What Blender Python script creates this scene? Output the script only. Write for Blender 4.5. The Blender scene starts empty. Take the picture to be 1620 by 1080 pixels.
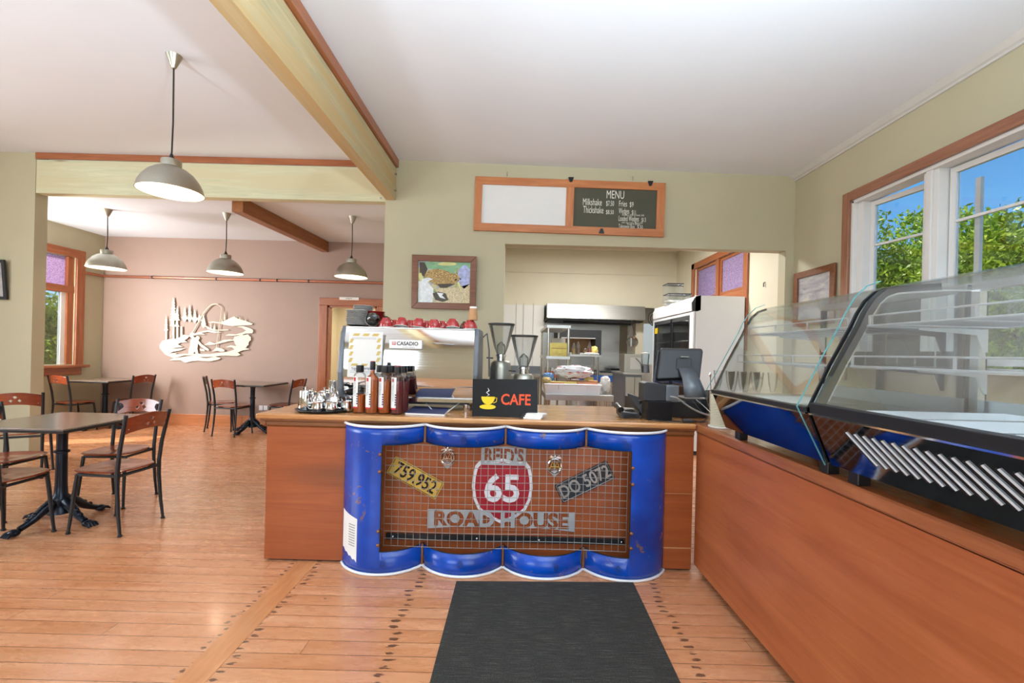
import bpy, bmesh, math, random
from mathutils import Vector, Matrix
import numpy as np
R = random.Random(7)
PI = math.pi
sc = bpy.context.scene
COL = sc.collection

# ---------------------------------------------------------------- camera
F = 715.0; CX, CY = 811.0, 557.0; ROLL = 0.025; HC = 1.39
cd = bpy.data.cameras.new('camera'); cam = bpy.data.objects.new('camera', cd); COL.objects.link(cam)
cam.location = (0, 0, HC)
cam.rotation_euler = (Matrix.Rotation(PI/2, 3, 'X') @ Matrix.Rotation(ROLL, 3, 'Z')).to_euler()
cd.sensor_width = 36; cd.lens = F/1620*36
cd.shift_x = -1/1620; cd.shift_y = 17/1620
cd.clip_start = 0.05; cd.clip_end = 300
sc.camera = cam
def uv(x, y):
    c, s = math.cos(ROLL), math.sin(ROLL)
    return (x-CX)*c+(y-CY)*s, -(x-CX)*s+(y-CY)*c
def at(x, y, Y):            # the point at depth Y that the photograph shows at pixel x, y
    u, v = uv(x, y); return Vector((u*Y/F, Y, HC-v*Y/F))

# ---------------------------------------------------------------- sky, sun, exposure
sc.view_settings.view_transform = 'Standard'; sc.view_settings.look = 'None'
sc.view_settings.gamma = 1.0; sc.view_settings.exposure = 0.38; sc.view_settings.use_curve_mapping = False
w = bpy.data.worlds.new('sky'); sc.world = w; w.use_nodes = True
nt = w.node_tree; bg = nt.nodes['Background']
sky = nt.nodes.new('ShaderNodeTexSky'); sky.sky_type = 'HOSEK_WILKIE'
sky.sun_direction = Vector((-0.55, -0.35, 0.75)).normalized(); sky.turbidity = 2.2; sky.ground_albedo = 0.3
hs = nt.nodes.new('ShaderNodeHueSaturation'); hs.inputs['Saturation'].default_value = 1.25; hs.inputs['Value'].default_value = 1.0
nt.links.new(sky.outputs[0], hs.inputs['Color']); nt.links.new(hs.outputs[0], bg.inputs['Color'])
bg.inputs['Strength'].default_value = 3.7
def light(kind, name, loc, energy, color=(1,1,1), size=None, target=None, **k):
    d = bpy.data.lights.new(name, kind); d.energy = energy; d.color = color
    if kind == 'AREA': d.shape = 'RECTANGLE'; d.size, d.size_y = size
    elif kind == 'POINT': d.shadow_soft_size = size
    o = bpy.data.objects.new(name, d); o.location = loc; COL.objects.link(o)
    if target is not None: o.rotation_euler = (Vector(target)-Vector(loc)).to_track_quat('-Z', 'Y').to_euler()
    return o
sun = light('SUN', 'sun', (-20, -15, 30), 5.0, (1, .95, .86), target=(0, 0, 0)); sun.data.angle = 0.01
sun.rotation_euler = Vector((0.62, 0.25, -0.85)).to_track_quat('-Z', 'Y').to_euler()
# area lamps standing in for daylight from unseen windows behind and left; kitchen light
light('AREA', 'daylight_rear_wide', (-3.4, -3.3, 1.9), 70, (.90, .96, 1), (2.6, 1.8), (-3.2, 0, 2.3))
light('AREA', 'daylight_rear_door', (1.4, -3.3, 1.8), 60, (.90, .96, 1), (2.8, 2.6), (0.8, 0, 2.4))
light('AREA', 'daylight_left', (-6.95, 1.6, 2.0), 130, (.90, .96, 1), (2.6, 2.0), (0, 2.2, 1.6))
light('AREA', 'dining_fill', (-6.98, 5.84, 1.9), 80, (1, .98, .95), (.42, 1.7), (-4.6, 7.7, 1.7))  # added lamp, hidden by the pillar, to brighten the mauve wall
light('AREA', 'kitchen_tube_light', (1.4, 6.9, 3.42), 95, (1, .98, .95), (1.6, .5), (1.4, 6.9, 0))
light('AREA', 'passage_fill', (-2.8, 8.9, 2.4), 30, (1, .86, .62), (.6, .6), (-2.8, 8.9, 0))  # warm lamp added to lighten and yellow the passage walls
# upward spots added to brighten the ceilings, in place of a bounced flash
for nm_, loc_, en_, tg_ in (('ceiling_fill', (0.9, -.3, 1.75), 820, (0.75, .1, 3.6)), ('ceiling_fill_left', (-3.2, 0.4, 1.75), 150, (-3.2, .9, 3.6)), ('ceiling_fill_dining', (-4.2, 6.0, 2.25), 1.5, (-4.2, 6.7, 3.2))):
    o_ = light('SPOT', nm_, loc_, en_, (.80, .92, 1), target=tg_); o_.data.spot_size = math.radians(142); o_.data.spot_blend = .6; o_.data.shadow_soft_size = .12

# ---------------------------------------------------------------- materials
def lin(c):
    if isinstance(c, str): c = tuple(int(c[i:i+2], 16) for i in (0, 2, 4))
    return tuple(((v/255)/12.92 if v/255 <= .04045 else (((v/255)+.055)/1.055)**2.4) for v in c)+(1,)
class N:
    def __init__(s, name):
        s.m = bpy.data.materials.new(name); s.m.use_nodes = True; s.t = s.m.node_tree
        s.b = s.t.nodes['Principled BSDF']; s.out = s.t.nodes['Material Output']
    def n(s, kind, **k):
        x = s.t.nodes.new('ShaderNode'+kind)
        for a, v in k.items(): setattr(x, a, v)
        return x
    def set(s, node, key, v):
        if isinstance(v, bpy.types.NodeSocket): s.t.links.new(v, node.inputs[key])
        else: node.inputs[key].default_value = v
    def math(s, op, a, b=0.0, c=None):
        x = s.n('Math', operation=op); s.set(x, 0, a); s.set(x, 1, b)
        if c is not None: s.set(x, 2, c)
        return x.outputs[0]
    def mix(s, f, a, b, mode='MIX'):
        x = s.n('Mix', data_type='RGBA', blend_type=mode); s.set(x, 0, f); s.set(x, 6, a); s.set(x, 7, b); return x.outputs[2]
    def ramp(s, f, stops):
        x = s.n('ValToRGB'); r = x.color_ramp
        while len(r.elements) < len(stops): r.elements.new(.5)
        for e, (p, c) in zip(r.elements, stops): e.position = p; e.color = c if len(c) == 4 else tuple(c)+(1,)
        s.set(x, 0, f); return x.outputs[0]
    def coord(s, scale=(1,1,1), rot=(0,0,0), kind='Object'):
        tc = s.n('TexCoord'); mp = s.n('Mapping'); s.set(mp, 'Scale', scale); s.set(mp, 'Rotation', rot)
        s.t.links.new(tc.outputs[kind], mp.inputs[0]); return mp.outputs[0]
    def noise(s, vec, scale, detail=4, rough=.6, dist=0.0):
        x = s.n('TexNoise'); s.set(x, 'Vector', vec); s.set(x, 'Scale', scale); s.set(x, 'Detail', detail)
        s.set(x, 'Roughness', rough); s.set(x, 'Distortion', dist); return x.outputs[0]
    def bump(s, h, strength=.2, dist=.002):
        x = s.n('Bump'); s.set(x, 'Height', h); s.set(x, 'Strength', strength); s.set(x, 'Distance', dist)
        s.t.links.new(x.outputs[0], s.b.inputs['Normal'])
    def col(s, v): s.set(s.b, 'Base Color', v)
def mat(name, c, rough=.5, metal=0.0, var=.06, vs=6.0, emit=0, coat=0, spec=None, bump=0):
    n = N(name); c = lin(c)
    if var:
        f = n.noise(n.coord(), vs, 3)
        d = tuple(max(0, x*(1-var)) for x in c[:3])+(1,); l = tuple(min(1, x*(1+var)) for x in c[:3])+(1,)
        n.col(n.ramp(f, [(.3, d), (.7, l)]))
    else: n.col(c)
    n.b.inputs['Roughness'].default_value = rough; n.b.inputs['Metallic'].default_value = metal
    n.b.inputs['Coat Weight'].default_value = coat; n.b.inputs['Coat Roughness'].default_value = .12
    if spec is not None: n.b.inputs['Specular IOR Level'].default_value = spec
    if emit: n.b.inputs['Emission Color'].default_value = c; n.b.inputs['Emission Strength'].default_value = emit
    if bump: n.bump(n.noise(n.coord(), 180, 3), bump, .001)
    return n.m
def wood(name, c1, c2, axis='X', rough=.35, coat=.2, scale=1.0, knots=0, blotch=.0, c3=None):
    n = N(name); a, b = .6*scale, 9*scale
    s = {'X': (a, b, b), 'Y': (b, a, b), 'Z': (b, b, a)}[axis]
    g = n.noise(n.coord(s), 3.0, 6, .65, .8)
    f = n.noise(n.coord(tuple(q*6 for q in s)), 3.0, 3, .6)
    g2 = n.math('ADD', n.math('MULTIPLY', g, .8), n.math('MULTIPLY', f, .2))
    c = n.ramp(g2, [(.32, lin(c1)), (.66, lin(c2))])
    if c3: c = n.mix(n.ramp(n.noise(n.coord(tuple(q*.35 for q in s)), 2.2, 2), [(.42, (0,0,0)), (.6, (1,1,1))]), c, lin(c3))
    if blotch: c = n.mix(n.math('MULTIPLY', n.noise(n.coord(), 2.6, 5, .6), blotch), c, lin(c1), 'MULTIPLY')
    if knots:
        v = n.n('TexVoronoi'); n.set(v, 'Vector', n.coord(tuple(q/b*2.2 if q == b else q*1.3 for q in s))); n.set(v, 'Scale', knots)
        k = n.ramp(v.outputs[0], [(.035, (1,1,1)), (.09, (0,0,0))]); c = n.mix(n.math('MULTIPLY', k, .75), c, lin('6a3f22'))
    n.col(c); n.b.inputs['Roughness'].default_value = rough; n.b.inputs['Coat Weight'].default_value = coat
    n.b.inputs['Coat Roughness'].default_value = .15; n.bump(g2, .08, .002); return n.m
def glassy(name, tint=(1,1,1), refl=.5, rough=.02, dirty=0):
    n = N(name); n.t.nodes.remove(n.b)
    tr = n.n('BsdfTransparent'); n.set(tr, 0, tuple(tint)+(1,)); gl = n.n('BsdfGlossy'); n.set(gl, 'Roughness', rough)
    lw = n.n('LayerWeight'); n.set(lw, 'Blend', .25)
    f = n.math('MULTIPLY', lw.outputs['Fresnel'], refl); f = n.math('MINIMUM', n.math('ADD', f, .02), .9)
    mx = n.n('MixShader'); n.set(mx, 0, f); n.t.links.new(tr.outputs[0], mx.inputs[1]); n.t.links.new(gl.outputs[0], mx.inputs[2])
    o = mx.outputs[0]
    if dirty:
        df = n.n('BsdfDiffuse'); n.set(df, 0, (.75, .8, .82, 1)); m2 = n.n('MixShader'); n.set(m2, 0, dirty)
        n.t.links.new(o, m2.inputs[1]); n.t.links.new(df.outputs[0], m2.inputs[2]); o = m2.outputs[0]
    n.t.links.new(o, n.out.inputs[0]); return n.m
def steel(name, c='c8c8c6', rough=.22, axis='Z'):
    n = N(name); s = {'X': (.3, 30, 30), 'Z': (30, 30, .3), 'Y': (30, .3, 30)}[axis]
    g = n.noise(n.coord(s), 6, 3); n.col(n.ramp(g, [(.3, tuple(x*.88 for x in lin(c)[:3])), (.7, lin(c))]))
    n.b.inputs['Metallic'].default_value = 1
    n.set(n.b, 'Roughness', n.math('ADD', n.math('MULTIPLY', g, .1), rough-.05)); return n.m
def floor_mat():
    n = N('timber_floorboards'); P = n.coord(); s = n.n('SeparateXYZ'); n.set(s, 0, P); X, Y = s.outputs[0], s.outputs[1]
    row = n.math('DIVIDE', Y, .0975); rid = n.math('FLOOR', row); fr = n.math('FRACT', row)
    wn = n.n('TexWhiteNoise', noise_dimensions='1D'); n.set(wn, 'W', rid); rnd = wn.outputs[0]
    xs = n.math('ADD', n.math('DIVIDE', X, 3.1), n.math('MULTIPLY', rnd, 7.3)); pid = n.math('FLOOR', xs); xf = n.math('FRACT', xs)
    w2 = n.n('TexWhiteNoise', noise_dimensions='2D'); cv = n.n('CombineXYZ'); n.set(cv, 0, rid); n.set(cv, 1, pid); n.set(w2, 'Vector', cv.outputs[0])
    seam = n.math('LESS_THAN', n.math('MINIMUM', fr, n.math('SUBTRACT', 1.0, fr)), .018)
    end = n.math('LESS_THAN', xf, .0011)
    off = n.n('CombineXYZ'); n.set(off, 0, n.math('MULTIPLY', X, .45)); n.set(off, 1, n.math('MULTIPLY', Y, 5.0)); n.set(off, 2, n.math('MULTIPLY', w2.outputs[0], 20))
    g = n.noise(off.outputs[0], 2.6, 4, .5, .5)
    c = n.ramp(g, [(.22, lin('b8754a')), (.5, lin('cd9068')), (.78, lin('dda67e'))])
    c = n.mix(n.math('MULTIPLY', w2.outputs[0], .45), c, lin('b8794c'))
    big = n.noise(P, .55, 3); c = n.mix(n.ramp(big, [(.45, (0,0,0)), (.7, (.55,.55,.55))]), c, lin('c48e66'))
    # nails and dark stains over the joists either side of the mat
    st = None
    nz = n.noise(n.coord((3, 14, 1)), 5, 3)
    for x0, amp in ((.867, 1.0), (-.54, 1.1), (-1.215, .9), (-1.375, .55)):
        dx = n.math('ABSOLUTE', n.math('SUBTRACT', X, n.math('ADD', x0, n.math('MULTIPLY', n.math('SUBTRACT', w2.outputs[0], .5), .05))))
        d1 = n.math('ABSOLUTE', n.math('SUBTRACT', n.math('ABSOLUTE', n.math('SUBTRACT', fr, .5)), .25))
        e = n.math('ADD', n.math('POWER', n.math('MULTIPLY', dx, 42/amp), 2.0), n.math('POWER', n.math('MULTIPLY', d1, 9.0), 2.0))
        e = n.math('LESS_THAN', e, n.math('MULTIPLY', n.math('SUBTRACT', nz, .38), 6.5))
        st = e if st is None else n.math('MAXIMUM', st, e)
    vo = n.n('TexVoronoi'); n.set(vo, 'Vector', n.coord((.6, 1, 1))); n.set(vo, 'Scale', 9)
    sp = n.math('LESS_THAN', vo.outputs[0], n.math('MULTIPLY', n.math('SUBTRACT', n.noise(P, 3.1, 2), .50), .62))
    zone = n.math('MULTIPLY', n.math('GREATER_THAN', X, -1.12), n.math('LESS_THAN', X, -.3))
    st = n.math('MAXIMUM', st, n.math('MULTIPLY', sp, zone))
    st = n.math('MULTIPLY', st, n.math('LESS_THAN', Y, 2.95)); st = n.math('MULTIPLY', st, .82)
    c = n.mix(st, c, lin('3a2318'))
    sm = n.math('MULTIPLY', n.math('MAXIMUM', seam, end), .9); c = n.mix(sm, c, lin('5a3219'))
    n.col(c); rr = n.noise(n.coord((1, 5, 1)), 6, 4)
    n.set(n.b, 'Roughness', n.math('ADD', .2, n.math('MULTIPLY', rr, .16)))
    n.b.inputs['Coat Weight'].default_value = .35; n.b.inputs['Coat Roughness'].default_value = .14
    wv = n.noise(n.coord((2, 14, 1)), 2.0, 3); h = n.math('SUBTRACT', n.math('MULTIPLY', wv, .6), n.math('MULTIPLY', sm, .8)); n.bump(h, .22, .003)
    return n.m
M = {}
M['floor'] = floor_mat()
M['strip'] = wood('timber_strip', 'b4713f', 'd29565', 'Y', .28, .3)
M['wall'] = mat('cream_paint', 'b8b296', .6, var=.03, vs=1.2)
M['kwall'] = mat('pale_cream_paint', 'dcd6c0', .55, var=.03, vs=1.2)
M['kwhite'] = mat('white_panel_paint', 'e2e2de', .4, var=.02)
M['mauve'] = mat('mauve_paint', '9c8478', .5, var=.04, vs=1.5)
M['ceil'] = mat('white_ceiling_paint', 'dfe6ee', .7, var=.015, vs=1.0)
M['cornice'] = mat('pale_cornice_paint', 'c6c6c2', .5, var=.02)
M['white'] = mat('white_gloss_paint', 'dcdcda', .35, var=.02)
M['rimu'] = wood('red_brown_timber', '8a4a28', 'ad6a42', 'X', .35, .25)
M['rimuz'] = wood('red_brown_timber_upright', '8a4a28', 'ad6a42', 'Z', .35, .25)
M['rimuy'] = wood('red_brown_timber_run', '8a4a28', 'ad6a42', 'Y', .35, .25)
M['brownbeam'] = wood('brown_beam_timber', '7a4418', 'a0622c', 'Y', .4, .15, knots=.8)
M['green'] = wood('tanalised_green_pine', 'bcc0a0', 'd8d8ba', 'X', .6, 0, 1.0, knots=.9, c3='ccc6a2')
M['greeny'] = wood('tanalised_green_pine_run', 'a8a482', 'ccba90', 'Y', .6, 0, 1.0, knots=.9, c3='c2a878')
M['base'] = wood('skirting_timber', 'a5623a', 'c98558', 'X', .35, .2, knots=.8)
M['ply'] = wood('orange_stained_plywood', '954a22', 'b26232', 'X', .35, .15, .5, blotch=.35, knots=.35)
M['plyy'] = wood('orange_stained_plywood_run', 'a65a30', 'c67748', 'Y', .4, .1, .35, blotch=.4, knots=.35)
M['top'] = wood('varnished_counter_timber', 'a96a36', 'd4a06a', 'X', .22, .35, .8)
M['topy'] = wood('varnished_counter_timber_run', 'a3602f', 'c98950', 'Y', .22, .4, .8)
M['mould'] = wood('counter_moulding_timber', '6e3f1d', '8f5c30', 'X', .4, .2)
M['archi'] = wood('window_architrave_timber', '80503a', 'a37358', 'Y', .35, .2)
M['archiz'] = wood('window_architrave_upright', '80503a', 'a37358', 'Z', .35, .2)
M['frame'] = wood('dark_picture_frame_timber', '63361f', '84502f', 'X', .35, .2)
M['shelfw'] = mat('bright_wire', 'ccd0d2', .35, .35, 0)
M['kraft'] = mat('kraft_paper', 'b98d63', .8)
M['blackm'] = mat('black_metal', '24282c', .35, .3, .05)
M['blackp'] = mat('black_plastic', '1c1d20', .35, 0, .05)
M['greyp'] = mat('dark_grey_plastic', '2e3033', .4, 0, .04)
M['midgrey'] = mat('mid_grey_plastic', '6b7076', .35, .3, .03)
M['castiron'] = mat('black_cast_iron', '1b2430', .3, .5, .05)
M['seat'] = wood('reddish_bentwood', '6a2c18', '934528', 'X', .22, .6, .7)
M['tabletop'] = wood('grey_brown_laminate', '6b5a4c', '8a7868', 'X', .25, .3, 1.2)
M['alum'] = steel('brushed_aluminium', 'b4b2a6', .38)
M['lampin'] = mat('white_enamel_inside', 'f2ece0', .5, var=0)
M['bulb'] = mat('glowing_bulb', 'ffe2b0', .5, var=0, emit=14)
M['steel'] = steel('stainless_steel', 'd0d0ce', .2)
M['steelx'] = steel('stainless_steel_sheet', 'c4c4c0', .36, 'X')
M['mirror'] = steel('polished_steel', 'dcdcdc', .07, 'X')
M['mirrord'] = steel('dark_polished_steel', '8e9296', .05, 'Y')
M['chrome'] = mat('chrome', 'e6e6e6', .06, 1, 0)
M['cord'] = mat('black_cord', '26241f', .6)
M['glass'] = glassy('clear_glass', (.985, .99, .99), .8)
M['cabglass'] = glassy('cabinet_glass', (.965, .985, .985), .36, .03, .012)
M['tumbler'] = glassy('tumbler_glass', (.975, .982, .982), .5, .04)
M['gedge'] = mat('greenish_glass_edge', '5f9a9c', .15, 0, 0)
M['poly'] = glassy('clear_hopper_plastic', (.86, .88, .88), 1.3, .08, .04)
M['red'] = mat('red_glazed_ceramic', 'a82c2c', .12, 0, .04, coat=.5)
M['blackc'] = mat('black_glazed_ceramic', '1e201d', .15, 0, .04, coat=.5)
M['whitec'] = mat('white_ceramic', 'eeeeea', .2, 0, 0)
M['paper'] = mat('white_paper', 'e8e8e4', .8, 0, .02)
M['ink'] = mat('dark_print', '2a2a2c', .7, 0, 0)
M['gold'] = mat('pale_gold_print', 'd0b76a', .7, 0, 0)
M['redink'] = mat('red_print', 'c4262c', .6, 0, 0)
M['blueink'] = mat('navy_cover', '2b3560', .5, 0, .03)
M['orange'] = mat('orange_print', 'e8552c', .6, 0, 0)
M['yellow'] = mat('yellow_print', 'ecca1c', .6, 0, 0)
M['chalkb'] = mat('chalkboard', '4a4a3c', .65, 0, .08, 2)
M['chalk'] = mat('chalk', 'e6e6dc', .9, 0, 0)
M['wboard'] = mat('whiteboard', 'dedfdf', .3, 0, .01)
M['pine'] = wood('orange_pine', 'a9653a', 'c88350', 'X', .45, .1, knots=1.0)
M['pinez'] = wood('orange_pine_upright', 'a9653a', 'c88350', 'Z', .45, .1, knots=1.0)
M['blackpaint'] = mat('black_board', '0c0d11', .35, 0, .05, spec=.3)
M['wire'] = mat('galvanised_wire', 'b4b6b2', .3, .8, .03)
M['galv'] = mat('grey_cut_steel', 'a9aeb2', .45, .1, .08, 12)
M['yplate'] = mat('yellow_number_plate', 'd2ae4c', .45, 0, .12, 14)
M['bplate'] = mat('black_number_plate', '262c33', .5, 0, .3, 18)
M['pvc'] = mat('white_plastic', 'e4e6ea', .35, 0, .01)
M['red_sign'] = mat('red_sign_paint', 'a31d2c', .35, 0, .04)
M['art'] = mat('cream_metal_cutout', 'e0dac4', .45, 0, .03)
M['copper'] = mat('copper_pipe', 'b87a62', .3, .7, .08)
M['purple'] = N('mauve_obscure_glass').m
def _purple():
    n = N('mauve_obscured_glass'); v = n.n('TexVoronoi'); n.set(v, 'Vector', n.coord()); n.set(v, 'Scale', 60)
    c = n.ramp(v.outputs[0], [(.1, lin('b488b4')), (.6, lin('ead4ec'))])
    n.t.nodes.remove(n.b); t = n.n('BsdfTranslucent'); n.set(t, 0, c); d = n.n('BsdfDiffuse'); n.set(d, 0, c); g = n.n('BsdfTransparent'); n.set(g, 0, c)
    a = n.n('MixShader'); n.set(a, 0, .3); n.t.links.new(t.outputs[0], a.inputs[1]); n.t.links.new(d.outputs[0], a.inputs[2])
    b = n.n('MixShader'); n.set(b, 0, .2); n.t.links.new(a.outputs[0], b.inputs[1]); n.t.links.new(g.outputs[0], b.inputs[2])
    n.t.links.new(b.outputs[0], n.out.inputs[0]); return n.m
M['purple'] = _purple()
def _drum():
    n = N('chipped_blue_drum_paint'); P = n.coord()
    c = n.ramp(n.noise(P, 3, 3), [(.3, lin('003690')), (.7, lin('004ec0'))])
    k = n.ramp(n.noise(n.coord((1, 1, .8)), 7.5, 8, .72, 1.2), [(.615, (0,0,0)), (.63, (1,1,1))])
    c = n.mix(k, c, lin('7a6048')); n.col(c); n.b.inputs['Roughness'].default_value = .25; n.b.inputs['Coat Weight'].default_value = .1; return n.m
M['drum'] = _drum()
def _mat():
    n = N('charcoal_carpet'); g = n.noise(n.coord((2.5, 230, 1)), 3, 5, .75); h = n.noise(n.coord(), 240, 2)
    c = n.ramp(n.math('ADD', n.math('MULTIPLY', g, .7), n.math('MULTIPLY', h, .3)), [(.40, lin('1b1b19')), (.53, lin('2b2a27')), (.64, lin('706e64'))])
    n.col(c); n.b.inputs['Roughness'].default_value = .95; n.bump(h, .5, .003); return n.m
M['carpet'] = _mat()
def _leaf():
    n = N('sunlit_leaves'); g = n.noise(n.coord(), 2.5, 3); c = n.ramp(g, [(.3, lin('567a18')), (.55, lin('94b02c')), (.75, lin('c4d04a'))])
    n.col(c); n.b.inputs['Roughness'].default_value = .35
    t = n.n('BsdfTranslucent'); n.set(t, 0, c); a = n.n('MixShader'); n.set(a, 0, .35)
    n.t.links.new(n.b.outputs[0], a.inputs[1]); n.t.links.new(t.outputs[0], a.inputs[2]); n.t.links.new(a.outputs[0], n.out.inputs[0]); return n.m
M['leaf'] = _leaf()
M['bark'] = mat('bark', '5b4636', .8, 0, .2, 10)
M['grass'] = mat('grass_ground', '5f7036', .9, 0, .2, 3)
def _bird():
    n = N('bird_photo_print'); P = n.coord((1, 1, 1))
    c = n.ramp(n.noise(P, 9, 5, .6, .6), [(.3, lin('3c5a44')), (.42, lin('86a070')), (.52, lin('c9c08c')), (.62, lin('8f9cc8')), (.72, lin('dfe4e8'))])
    n.col(c); n.b.inputs['Roughness'].default_value = .25; return n.m
M['bird'] = _bird()
def _feather():
    n = N('mottled_feathers'); c = n.ramp(n.noise(n.coord((1, 1, 2)), 55, 4), [(.35, lin('5c4526')), (.5, lin('a98a4c')), (.65, lin('d0b678'))]); n.col(c); n.b.inputs['Roughness'].default_value = .3; return n.m
M['feather'] = _feather()
def _sea():
    n = N('grey_landscape_print'); c = n.ramp(n.noise(n.coord((1, 1, 3)), 4, 6, .65, .8), [(.3, lin('7f8088')), (.5, lin('a9a9ae')), (.7, lin('c9c6b8'))]); n.col(c); n.b.inputs['Roughness'].default_value = .3; return n.m
M['sea'] = _sea()

# ---------------------------------------------------------------- mesh building
class MB:
    def __init__(s): s.v = []; s.f = []
    def add(s, vs, fs):
        o = len(s.v); s.v += [tuple(v) for v in vs]; s.f += [tuple(i+o for i in f) for f in fs]; return s
    def box(s, x0, x1, y0, y1, z0, z1):
        return s.add([(x0,y0,z0),(x1,y0,z0),(x1,y1,z0),(x0,y1,z0),(x0,y0,z1),(x1,y0,z1),(x1,y1,z1),(x0,y1,z1)],
                     [(0,3,2,1),(4,5,6,7),(0,1,5,4),(1,2,6,5),(2,3,7,6),(3,0,4,7)])
    def bar(s, a, b, wd, hg, up=(0,0,1)):
        a, b, up = Vector(a), Vector(b), Vector(up); d = (b-a).normalized(); r = d.cross(up).normalized()*wd/2; u = r.cross(d).normalized()*hg/2
        p = [a-r-u, a+r-u, a+r+u, a-r+u, b-r-u, b+r-u, b+r+u, b-r+u]
        return s.add(p, [(0,1,2,3),(7,6,5,4),(0,4,5,1),(1,5,6,2),(2,6,7,3),(3,7,4,0)])
    def prism(s, poly, d):          # poly: coplanar points, d: thickness vector
        d = Vector(d); n = len(poly); a = [Vector(p) for p in poly]; b = [p+d for p in a]
        return s.add(a+b, [tuple(range(n)), tuple(range(2*n-1, n-1, -1))]+[(i, n+i, n+(i+1) % n, (i+1) % n) for i in range(n)])
    def tube(s, pts, r, n=8, closed=False, cap=True, flat=1.0):
        pts = [Vector(p) for p in pts]; k = len(pts); rs = r if isinstance(r, (list, tuple)) else [r]*k
        up = None; vs = []
        for i, p in enumerate(pts):
            if closed: t = pts[(i+1) % k]-pts[i-1]
            else: t = pts[min(i+1, k-1)]-pts[max(i-1, 0)]
            t.normalize()
            if up is None:
                up = Vector((0,0,1)) if abs(t.z) < .9 else Vector((1,0,0))
            up = (up-t*up.dot(t)).normalized(); q = t.cross(up)
            for j in range(n):
                a = 2*PI*j/n; vs.append(p+(up*math.cos(a)*flat+q*math.sin(a))*rs[i])
        fs = []
        for i in range(k if closed else k-1):
            for j in range(n):
                a, b = i*n+j, i*n+(j+1) % n; c, d = ((i+1) % k)*n+(j+1) % n, ((i+1) % k)*n+j; fs.append((a, b, c, d))
        if cap and not closed: fs += [tuple(range(n-1, -1, -1)), tuple((k-1)*n+j for j in range(n))]
        return s.add(vs, fs)
    def lathe(s, prof, c=(0,0,0), n=20, M4=None, cap=False):     # prof: (radius, height)
        vs = []; c = Vector(c)
        for r, h in prof:
            for j in range(n):
                a = 2*PI*j/n; p = Vector((r*math.cos(a), r*math.sin(a), h))
                vs.append((M4 @ p if M4 else p)+c)
        k = len(prof); fs = [(i*n+j, i*n+(j+1) % n, (i+1)*n+(j+1) % n, (i+1)*n+j) for i in range(k-1) for j in range(n)]
        if cap: fs += [tuple(range(n-1, -1, -1)), tuple((k-1)*n+j for j in range(n))]
        return s.add(vs, fs)
    def ball(s, c, r, n=10, sz=(1,1,1)):
        prof = [(max(1e-4, math.sin(PI*i/n)), -math.cos(PI*i/n)) for i in range(n+1)]
        return s.lathe(prof, c, n+4, Matrix.Diagonal((r*sz[0], r*sz[1], r*sz[2])))
OFF = {}
def mesh(name, mb):
    me = bpy.data.meshes.new(name); me.from_pydata(mb.v, [], mb.f); me.validate(); me.update(); return me
def obj(name, mb, m, parent=None, smooth=False, bevel=0, solid=0, auto=True):
    me = mb if isinstance(mb, bpy.types.Mesh) else mesh(name, mb)
    bm = bmesh.new(); bm.from_mesh(me); bmesh.ops.remove_doubles(bm, verts=bm.verts, dist=1e-6); bmesh.ops.recalc_face_normals(bm, faces=bm.faces)
    if smooth:
        for f in bm.faces: f.smooth = True
        for e in bm.edges:
            if len(e.link_faces) == 2 and e.calc_face_angle(0) > .7: e.smooth = False
    bm.to_mesh(me); bm.free()
    o = bpy.data.objects.new(name, me); COL.objects.link(o)
    if m is not None: me.materials.clear(); me.materials.append(M[m] if isinstance(m, str) else m)
    if parent is not None:
        o.parent = parent
        if parent.name in OFF: o.location = -OFF[parent.name]
    if solid: x = o.modifiers.new('solid', 'SOLIDIFY'); x.thickness = solid; x.offset = 0
    if bevel: x = o.modifiers.new('bevel', 'BEVEL'); x.width = bevel; x.segments = 2; x.limit_method = 'ANGLE'
    return o
def tag(o, label, cat, group=None, kind=None):
    o['label'] = label; o['category'] = cat
    if group: o['group'] = group
    if kind: o['kind'] = kind
    return o
def thing(name, label, cat, base=None, group=None):   # Empty at the thing's base; parts may be given in world or local coordinates
    o = bpy.data.objects.new(name, None); COL.objects.link(o); o.empty_display_size = .05
    if base is not None: o.location = base; OFF[o.name] = Vector(base)
    return tag(o, label, cat, group)
def single(name, mb, m, label, cat, group=None, **k): return tag(obj(name, mb, m, None, **k), label, cat, group)
def struct(name, mb, m, parent=None, **k):
    o = obj(name, mb, m, parent, **k)
    if parent is None: o['kind'] = 'structure'
    return o
def dup(root, loc, rz=0, label=None, rot=None, scale=None):
    def cp(o, par):
        c = o.copy(); COL.objects.link(c)
        if par: c.parent = par
        for ch in o.children: cp(ch, c)
        return c
    r = cp(root, None); r.location = loc; r.rotation_euler = rot if rot else (0, 0, rz)
    if scale: r.scale = (scale,)*3
    if label: r['label'] = label
    return r
def text_mesh(body, size, extrude=.001, offset=0, align='CENTER', sx=1.0, shear=0, spacing=1.0):
    c = bpy.data.curves.new('t', 'FONT'); c.body = body; c.size = size; c.extrude = extrude; c.offset = offset
    c.align_x = align; c.align_y = 'CENTER'; c.shear = shear; c.space_character = spacing; c.resolution_u = 3
    o = bpy.data.objects.new('t', c); COL.objects.link(o); o.scale = (sx, 1, 1)
    bpy.context.view_layer.update(); dg = bpy.context.evaluated_depsgraph_get()
    me = bpy.data.meshes.new_from_object(o.evaluated_get(dg)); me.transform(Matrix.Diagonal((sx, 1, 1, 1)))
    bpy.data.objects.remove(o); bpy.data.curves.remove(c); return me
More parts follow.
